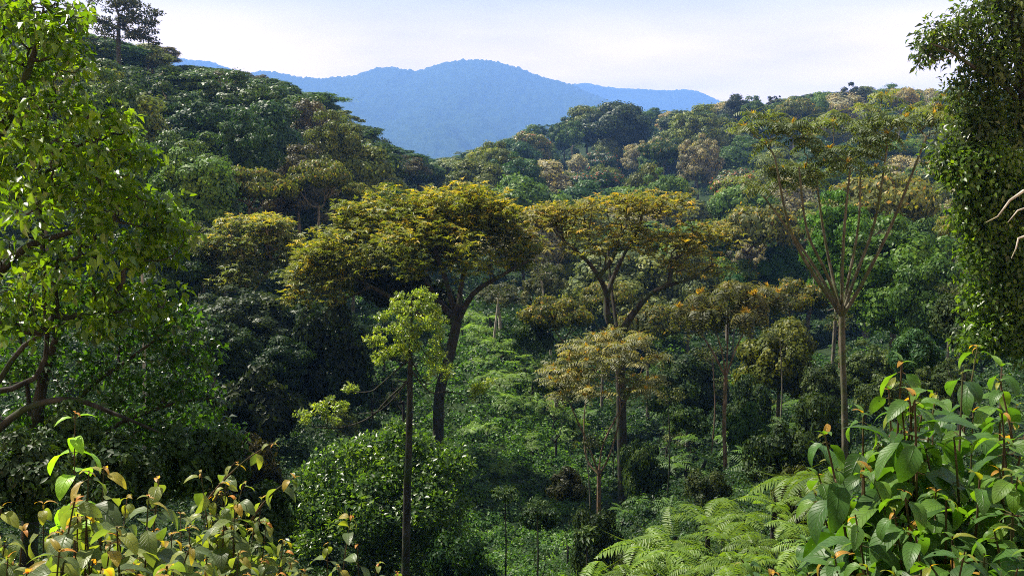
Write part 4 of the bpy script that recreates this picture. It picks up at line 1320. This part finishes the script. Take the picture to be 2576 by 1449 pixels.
# mop-headed saplings
for i, (px, by, ty, D, w, lab) in enumerate([(1271, 1345, 1240, 33, 34, 'left mop-headed sapling on a thin dark stem below the lit slope'),
                                             (1352, 1385, 1275, 31, 34, 'right mop-headed sapling on a thin stem beside the dark round bush'),
                                             (1476, 1490, 1345, 20, 30, 'nearest mop-headed sapling at the bottom edge by the big ferns'),
                                             (1545, 1120, 1010, 60, 26, 'small sapling with mop head left of the dark forked trunk')]):
    top = P(px, ty, D); b0 = P(px, by, D); g = float(ground_z(top[0], top[1])); base = np.array([top[0], top[1], min(g, b0[2])])
    root = empty('sapling', base, lab, 'sapling', 'mop-headed saplings')
    b = Batch(); b.tube([[0, 0, -.2], [.03, 0, (top[2] - base[2]) * .5], [0, 0, top[2] - base[2]]], [.035, .03, .02], 6)
    obj('stem', b.mesh('sapling_stem', M_BARK_DARK, True), root)
    b = Batch(); tuft(b, np.array([[0, 0, top[2] - base[2]]]), w * D / F, 330, .16, .06, T_LEAF, 0.45, droop=1.2, spread=1.5)
    obj('crown', b.mesh('sapling_crown', M_LEAF), root, (0.04, 0.07, 0.028))

# ------------------------------------------------------------------ foreground shrubs
def shoot(sb, lb, yb, base, tip, D, Lf, pairs=4, bright=0.45, bend=0.2, young=1.0, asp=0.70):
    """one shoot: a stem from base to tip, opposite pairs of drooping leaves and a spray of young orange leaves at the tip"""
    n = 14
    ctrl = base * 0.35 + tip * 0.65 + np.array([(tip[0] - base[0]) * -bend, 0, 0.12 * np.linalg.norm(tip - base) * 0.2])
    t = np.linspace(0, 1, n)[:, None]
    pts = (1 - t) ** 2 * base + 2 * (1 - t) * t * ctrl + t ** 2 * tip
    r = np.linspace(0.0075, 0.0022, n) * (Lf / 0.16)
    sb.tube(pts, r, 6)
    seg = Lf * 0.62
    L = np.concatenate([[0], np.cumsum(np.linalg.norm(np.diff(pts, axis=0), axis=1))])
    tot = L[-1]
    ph = R.rand() * 3.14
    for k in range(pairs):
        s = tot - 0.18 * Lf - k * seg * (0.8 + 0.3 * R.rand())
        if s < 0.02:
            break
        p = np.array([np.interp(s, L, pts[:, q]) for q in range(3)])
        dr = nrm(tip - np.array([np.interp(max(s - .05, 0), L, pts[:, q]) for q in range(3)]) + 1e-6)
        ph += 1.57 + R.normal() * 0.25
        size = Lf * (0.5, 0.78, 0.95, 1.0, 1.0, 1.0, 1.0)[min(k, 6)] * (0.8 + 0.35 * R.rand())
        for sg in (0, math.pi):
            if R.rand() < 0.06:
                continue
            a = np.array([math.cos(ph + sg), math.sin(ph + sg), -0.35 + R.normal() * 0.35])
            a = nrm(a + dr * 0.2)
            pet = 0.16 * size
            q = p + a * pet
            sb.tube([p, q + np.array([0, 0, 0.1 * pet])], [0.0022, 0.0016], 5)
            tin = np.clip(bright + R.normal() * 0.22 + (0.25 if k == 0 else 0), 0, .99)
            if k == 0 and R.rand() < 0.25 * young:
                tin = 1.0 + 0.25 * R.rand()
            lb.place(T_BIG, (q + np.array([0, 0, 0.1 * pet]))[None], a[None], np.array([[0, 0, 1.0]]) + R.normal(size=(1, 3)) * 0.25,
                     size, size * asp * (0.85 + .3 * R.rand()), tin, np.array([0.8 + 1.1 * R.rand()]))
    # young spray
    m = R.randint(2, 5)
    for i in range(m):
        th = ph + i * 2.4
        a = np.array([math.cos(th), math.sin(th), R.uniform(-0.2, 2.2)])
        size = Lf * (0.12 + 0.26 * R.rand())
        yb.place(T_BIG, tip[None] - np.array([0, 0, 0.01]), a[None], np.array([[0, 0, 1.0]]) + R.normal(size=(1, 3)) * 0.2, size, size * 0.46,
                 R.choice([0.9, 1.15, 1.3, 1.5]) if young > .6 else R.choice([0.7, 0.85, 0.98, 1.1, 1.35]), np.array([1.0 + 1.1 * R.rand()]))


def fore_shrub(name, label, cat, base_px, base_D, shoots, colr, group):
    b0 = P(base_px, 2000, base_D); b0[2] = float(ground_z(b0[0], b0[1]))
    root = empty(name, b0, label, cat, group)
    sb, lb, yb = Batch(), Batch(), Batch()
    if len(shoots) > 7:      # shorter shoots inside the thicket
        xs = [q[0] for q in shoots]; ys = [q[1] for q in shoots]
        fill = []
        for _ in range(24):
            q = shoots[R.randint(len(shoots))]
            fill.append((q[0] + R.normal() * 50, min(q[1] + R.uniform(70, 230), 1560), q[2] + R.uniform(-.3, .4), q[3] * R.uniform(.8, 1.0), 4))
        shoots = shoots + fill
    for sh in shoots:
        px, py, D, Lf = sh[:4]
        pr = sh[4] if len(sh) > 4 else 4
        basep = sh[5] if len(sh) > 5 and sh[5] is not None else None
        tip = P(px, py, D)
        bb = b0 + R.normal(size=3) * np.array([.12, .1, 0])
        if basep is not None:
            bb = P(basep[0], basep[1], D)
        shoot(sb, lb, yb, bb, tip, D, Lf * (1.15 if px > 1800 else 1.15), pr, bright=(sh[6] if len(sh) > 6 else 0.45), young=(0.3 if px > 1800 else 1.0))
    obj('stem', sb.mesh('shrub_stems', M_STEM, True, b0), root)
    obj('foliage', lb.mesh('shrub_leaves', M_BIG, True, b0), root, colr)
    o = obj('young_leaves', yb.mesh('shrub_young_leaves', M_BIG, True, b0), root, colr)
    o['label'] = 'orange young leaves at the shoot tips'


GL = 'broad-leaved shrubs in the left foreground'
CL = (0.105, 0.145, 0.048)
fore_shrub('broad_leaved_shrub', 'shrub with drooping grey-green leaves and orange tips at the far lower left', 'shrub', 30, 3.6,
           [(109, 1263, 4.0, .17), (5, 1270, 3.2, .17, 3), (60, 1330, 3.6, .17), (20, 1400, 3.0, .15, 3), (-40, 1330, 3.4, .17), (150, 1330, 3.9, .15), (70, 1435, 2.5, .16, 3), (100, 1400, 4.2, .15), (-20, 1430, 4.0, .15)], CL, GL)
fore_shrub('broad_leaved_shrub', 'shrub with the two tallest hanging-leaf shoots left of centre of the left thicket', 'shrub', 230, 3.6,
           [(224, 1183, 3.4, .185, 5), (262, 1172, 3.7, .175, 5), (189, 1253, 3.0, .19, 4), (320, 1250, 4.3, .15), (150, 1381, 2.8, .17, 3), (256, 1426, 2.3, .17, 3), (240, 1330, 4.2, .16), (300, 1350, 3.6, .16), (200, 1400, 3.8, .15)], CL, GL)
fore_shrub('broad_leaved_shrub', 'shrub with big rounded drooping leaves below the pink-edged pair of shoots', 'shrub', 400, 3.8,
           [(400, 1199, 3.8, .19, 5), (374, 1247, 3.5, .185, 5), (454, 1288, 4.6, .15), (430, 1340, 4.2, .16), (350, 1390, 3.8, .16), (480, 1370, 2.9, .17, 4), (420, 1425, 2.2, .19, 3), (390, 1330, 4.8, .14), (340, 1440, 3.0, .16)], CL, GL)
fore_shrub('broad_leaved_shrub', 'shrub of many small pale leaves with orange tips in middle of the left thicket', 'shrub', 560, 4.6,
           [(505, 1186, 5.0, .16), (569, 1212, 4.8, .16, 5), (537, 1244, 5.0, .15, 5), (614, 1212, 4.9, .15, 4), (591, 1253, 4.7, .15, 5), (476, 1324, 4.5, .15, 4), (560, 1330, 4.8, .14, 5), (640, 1310, 5.0, .14, 4), (520, 1400, 4.0, .15, 4),
            (600, 1390, 4.4, .14, 4), (660, 1250, 5.2, .14, 3), (530, 1290, 5.4, .14, 4), (500, 1260, 5.6, .14, 4)], CL, GL)
fore_shrub('broad_leaved_shrub', 'shrub sending two long leaning orange-tipped shoots up to the right', 'shrub', 640, 5.0,
           [(690, 1112, 5.0, .13, 2, (520, 1260)), (594, 1160, 5.1, .14, 2, (540, 1260)), (741, 1199, 5.0, .14, 2, (630, 1310)), (671, 1311, 5.0, .15, 3), (719, 1384, 4.8, .15, 4), (665, 1407, 4.6, .15, 4), (760, 1429, 4.6, .15, 3), (700, 1440, 4.2, .15, 3), (620, 1440, 4.0, .15, 3)], CL, GL)
fore_shrub('broad_leaved_shrub', 'small separate shrub with a few orange-tipped shoots at bottom centre', 'shrub', 900, 4.6,
           [(884, 1292, 4.6, .13, 2), (824, 1362, 4.6, .14, 4), (899, 1367, 4.5, .14, 4), (955, 1412, 4.6, .13, 3), (1000, 1435, 4.6, .12, 2), (850, 1420, 4.2, .14, 3)], CL, GL)
fore_shrub('bright_sapling', 'single bright green sapling stem rising above the left thicket', 'sapling', 215, 4.6,
           [(189, 1036, 4.6, .155, 7, None, 0.8)], (0.12, 0.26, 0.03), None)
GR = 'broad-leaved shrubs in the right foreground'
CRT = (0.050, 0.115, 0.020)
fore_shrub('broad_leaved_shrub', 'large dark-leaved shrub with tall central shoot at left of right thicket', 'shrub', 2230, 3.2,
           [(2269, 906, 3.1, .20, 7), (2236, 975, 3.3, .19, 6), (2171, 1035, 3.3, .19, 6), (2073, 1087, 3.0, .19, 5), (2193, 1183, 2.9, .19, 6), (2280, 1014, 3.6, .18, 6), (2100, 1160, 3.4, .17, 5), (2130, 1260, 3.1, .18, 5), (2051, 1240, 3.2, .17, 5)], CRT, GR)
fore_shrub('broad_leaved_shrub', 'shrub with hanging yellow-green leaves and reddish tips in middle of right thicket', 'shrub', 2380, 3.2,
           [(2422, 932, 3.4, .19, 6), (2356, 986, 3.3, .2, 6), (2460, 868, 3.8, .17, 5), (2275, 1232, 2.7, .19, 5), (2302, 1341, 2.5, .18, 4), (2400, 1100, 2.9, .2, 6), (2330, 1130, 3.0, .19, 6), (2380, 1250, 2.7, .19, 5), (2240, 1330, 2.8, .18, 4), (2340, 1420, 2.4, .17, 3)], CRT, GR)
fore_shrub('broad_leaved_shrub', 'shrub with broad bluish-green leaves against the right edge', 'shrub', 2540, 3.0,
           [(2520, 917, 3.5, .18, 5), (2515, 956, 3.3, .18, 5), (2520, 1035, 3.0, .19, 6), (2526, 1095, 2.8, .2, 6), (2465, 1200, 2.7, .2, 5), (2547, 1290, 2.5, .19, 5), (2600, 1000, 3.2, .19, 6), (2600, 1150, 2.8, .2, 6), (2500, 1330, 2.5, .18, 4), (2590, 1380, 2.4, .18, 4)], CRT, GR)
fore_shrub('broad_leaved_shrub', 'low shrub with curled orange young leaves along the lower right edge', 'shrub', 2200, 2.6,
           [(2100, 1397, 2.5, .15, 3), (2427, 1387, 2.3, .15, 3), (2476, 1392, 2.3, .15, 3), (1866, 1408, 2.5, .14, 3), (2180, 1420, 2.5, .17, 3), (2030, 1440, 2.5, .15, 3), (2250, 1440, 2.3, .16, 3), (2160, 1340, 2.8, .17, 4), (2560, 1430, 2.2, .16, 3), (1960, 1440, 2.6, .14, 2)], CRT, GR)

# ------------------------------------------------------------------ haze
def haze():
    x0, x1, y0, y1, z0, z1 = -13000, 13000, -60, 12500, ZMIN - 1, 1145
    z0 = min(z0, -330)
    V = [(x, y, z) for x in (x0, x1) for y in (y0, y1) for z in (z0, z1)]
    Fc = [(0, 1, 3, 2), (4, 6, 7, 5), (0, 4, 5, 1), (2, 3, 7, 6), (0, 2, 6, 4), (1, 5, 7, 3)]
    me = bpy.data.meshes.new('haze'); me.from_pydata(V, [], Fc)
    m, nt, ns, ln = newmat('haze_volume')
    pv = node(nt, 'ShaderNodeVolumePrincipled')
    pv.inputs['Color'].default_value = (0.22, 0.44, 1.0, 1)
    pv.inputs['Density'].default_value = HAZE_D
    pv.inputs['Anisotropy'].default_value = 0.0
    out = node(nt, 'ShaderNodeOutputMaterial'); ln.new(pv.outputs[0], out.inputs['Volume'])
    me.materials.append(m)
    struct(obj('haze', me), 'stuff', 'thin blue haze filling the valley air', 'haze')


HAZE_D = 0.00015
haze()

# ------------------------------------------------------------------ light
SUN_EL = math.radians(53)
sun_dir = np.array([-0.78, 0.42, 0.0]); sun_dir = sun_dir / np.linalg.norm(sun_dir) * math.cos(SUN_EL); sun_dir[2] = math.sin(SUN_EL)
ld = bpy.data.lights.new('sun', 'SUN'); ld.energy = 5.0; ld.angle = math.radians(0.5); ld.color = (1.0, 0.93, 0.80)
lo = bpy.data.objects.new('sun', ld); COL.objects.link(lo)
from mathutils import Vector
lo.rotation_euler = Vector(sun_dir.tolist()).to_track_quat('Z', 'Y').to_euler()
lo.location = (0, 0, 50)

w = bpy.data.worlds.new('World'); sc.world = w; w.use_nodes = True
nt = w.node_tree; nt.nodes.clear(); ln = nt.links
sky = node(nt, 'ShaderNodeTexSky'); sky.sky_type = 'NISHITA'; sky.sun_disc = False
sky.sun_elevation = SUN_EL; sky.sun_rotation = math.atan2(sun_dir[0], sun_dir[1])
tc = node(nt, 'ShaderNodeTexCoord')
sx = node(nt, 'ShaderNodeSeparateXYZ'); ln.new(tc.outputs['Generated'], sx.inputs[0])
# cloud sheet: project direction on a plane overhead so that clouds flatten towards the horizon
ad = node(nt, 'ShaderNodeMath', operation='ADD'); ln.new(sx.outputs['Z'], ad.inputs[0]); ad.inputs[1].default_value = 0.12
mxz = node(nt, 'ShaderNodeMath', operation='MAXIMUM'); ln.new(ad.outputs[0], mxz.inputs[0]); mxz.inputs[1].default_value = 0.05
dv = node(nt, 'ShaderNodeVectorMath', operation='DIVIDE'); ln.new(tc.outputs['Generated'], dv.inputs[0])
cmb = node(nt, 'ShaderNodeCombineXYZ'); [ln.new(mxz.outputs[0], cmb.inputs[i]) for i in range(3)]
ln.new(cmb.outputs[0], dv.inputs[1])
nz = node(nt, 'ShaderNodeTexNoise'); nz.inputs['Scale'].default_value = 0.7; nz.inputs['Detail'].default_value = 5; nz.inputs['Roughness'].default_value = 0.5
ln.new(dv.outputs[0], nz.inputs['Vector'])
cr = node(nt, 'ShaderNodeValToRGB')
cr.color_ramp.elements[0].position = 0.35; cr.color_ramp.elements[0].color = (2.9, 2.85, 2.8, 1)
cr.color_ramp.elements[1].position = 0.62; cr.color_ramp.elements[1].color = (4.1, 4.0, 3.9, 1)
ln.new(nz.outputs[0], cr.inputs[0])
# overcast brightens towards the horizon
hz = node(nt, 'ShaderNodeMapRange'); ln.new(sx.outputs['Z'], hz.inputs[0]); hz.inputs[1].default_value = 0.04; hz.inputs[2].default_value = 0.22; hz.inputs[3].default_value = 1.0; hz.inputs[4].default_value = 0.0
hz.interpolation_type = 'SMOOTHSTEP'
hzc = node(nt, 'ShaderNodeMix', data_type='RGBA'); ln.new(hz.outputs[0], hzc.inputs[0]); hzc.inputs[6].default_value = (1, 1, 1, 1); hzc.inputs[7].default_value = (4.4, 2.85, 1.55, 1)
sc1 = node(nt, 'ShaderNodeVectorMath', operation='MULTIPLY'); ln.new(cr.outputs[0], sc1.inputs[0]); ln.new(hzc.outputs[2], sc1.inputs[1])
# zenith, out of view, dimmed to cut ambient fill and deepen shade
zn = node(nt, 'ShaderNodeMapRange'); ln.new(sx.outputs['Z'], zn.inputs[0]); zn.inputs[1].default_value = 0.22; zn.inputs[2].default_value = 0.6
zn.inputs[3].default_value = 1.0; zn.inputs[4].default_value = 0.42
sc2 = node(nt, 'ShaderNodeVectorMath', operation='SCALE'); ln.new(sc1.outputs[0], sc2.inputs[0]); ln.new(zn.outputs[0], sc2.inputs['Scale'])
# small gaps of clear sky
nz2 = node(nt, 'ShaderNodeTexNoise'); nz2.inputs['Scale'].default_value = 1.1; nz2.inputs['Detail'].default_value = 4
mp2 = node(nt, 'ShaderNodeMapping'); mp2.inputs['Location'].default_value = (3.1, 1.7, 0); ln.new(dv.outputs[0], mp2.inputs[0]); ln.new(mp2.outputs[0], nz2.inputs['Vector'])
gm = node(nt, 'ShaderNodeMapRange'); ln.new(nz2.outputs[0], gm.inputs[0]); gm.inputs[1].default_value = 0.70; gm.inputs[2].default_value = 0.76
mxs = node(nt, 'ShaderNodeMix', data_type='RGBA'); ln.new(gm.outputs[0], mxs.inputs[0]); ln.new(sc2.outputs[0], mxs.inputs[6]); ln.new(sky.outputs[0], mxs.inputs[7])
bg = node(nt, 'ShaderNodeBackground'); bg.inputs['Strength'].default_value = 0.1
ln.new(mxs.outputs[2], bg.inputs['Color'])
wo = node(nt, 'ShaderNodeOutputWorld'); ln.new(bg.outputs[0], wo.inputs[0])

# ------------------------------------------------------------------ camera and render
cd = bpy.data.cameras.new('camera'); cam = bpy.data.objects.new('camera', cd); COL.objects.link(cam)
cd.sensor_width = 36.0; cd.lens = 36.0 * F / 2576.0
cd.clip_start = 0.05; cd.clip_end = 20000
cam.location = (0, 0, 0); cam.rotation_euler = (math.pi / 2 - PITCH, 0, 0)
sc.camera = cam
sc.view_settings.view_transform = 'Standard'; sc.view_settings.look = 'None'
sc.view_settings.exposure = 1.5; sc.view_settings.gamma = 1.0
cy = sc.cycles
cy.max_bounces = 5; cy.diffuse_bounces = 3; cy.glossy_bounces = 2; cy.transmission_bounces = 4; cy.volume_bounces = 1
cy.caustics_reflective = False; cy.caustics_refractive = False
cy.sample_clamp_indirect = 4
cy.use_denoising = False
cy.filter_width = 1.0
sc.cycles.pixel_filter_type = 'BLACKMAN_HARRIS'
try:
    cy.denoiser = 'OPENIMAGEDENOISE'
except Exception:
    pass
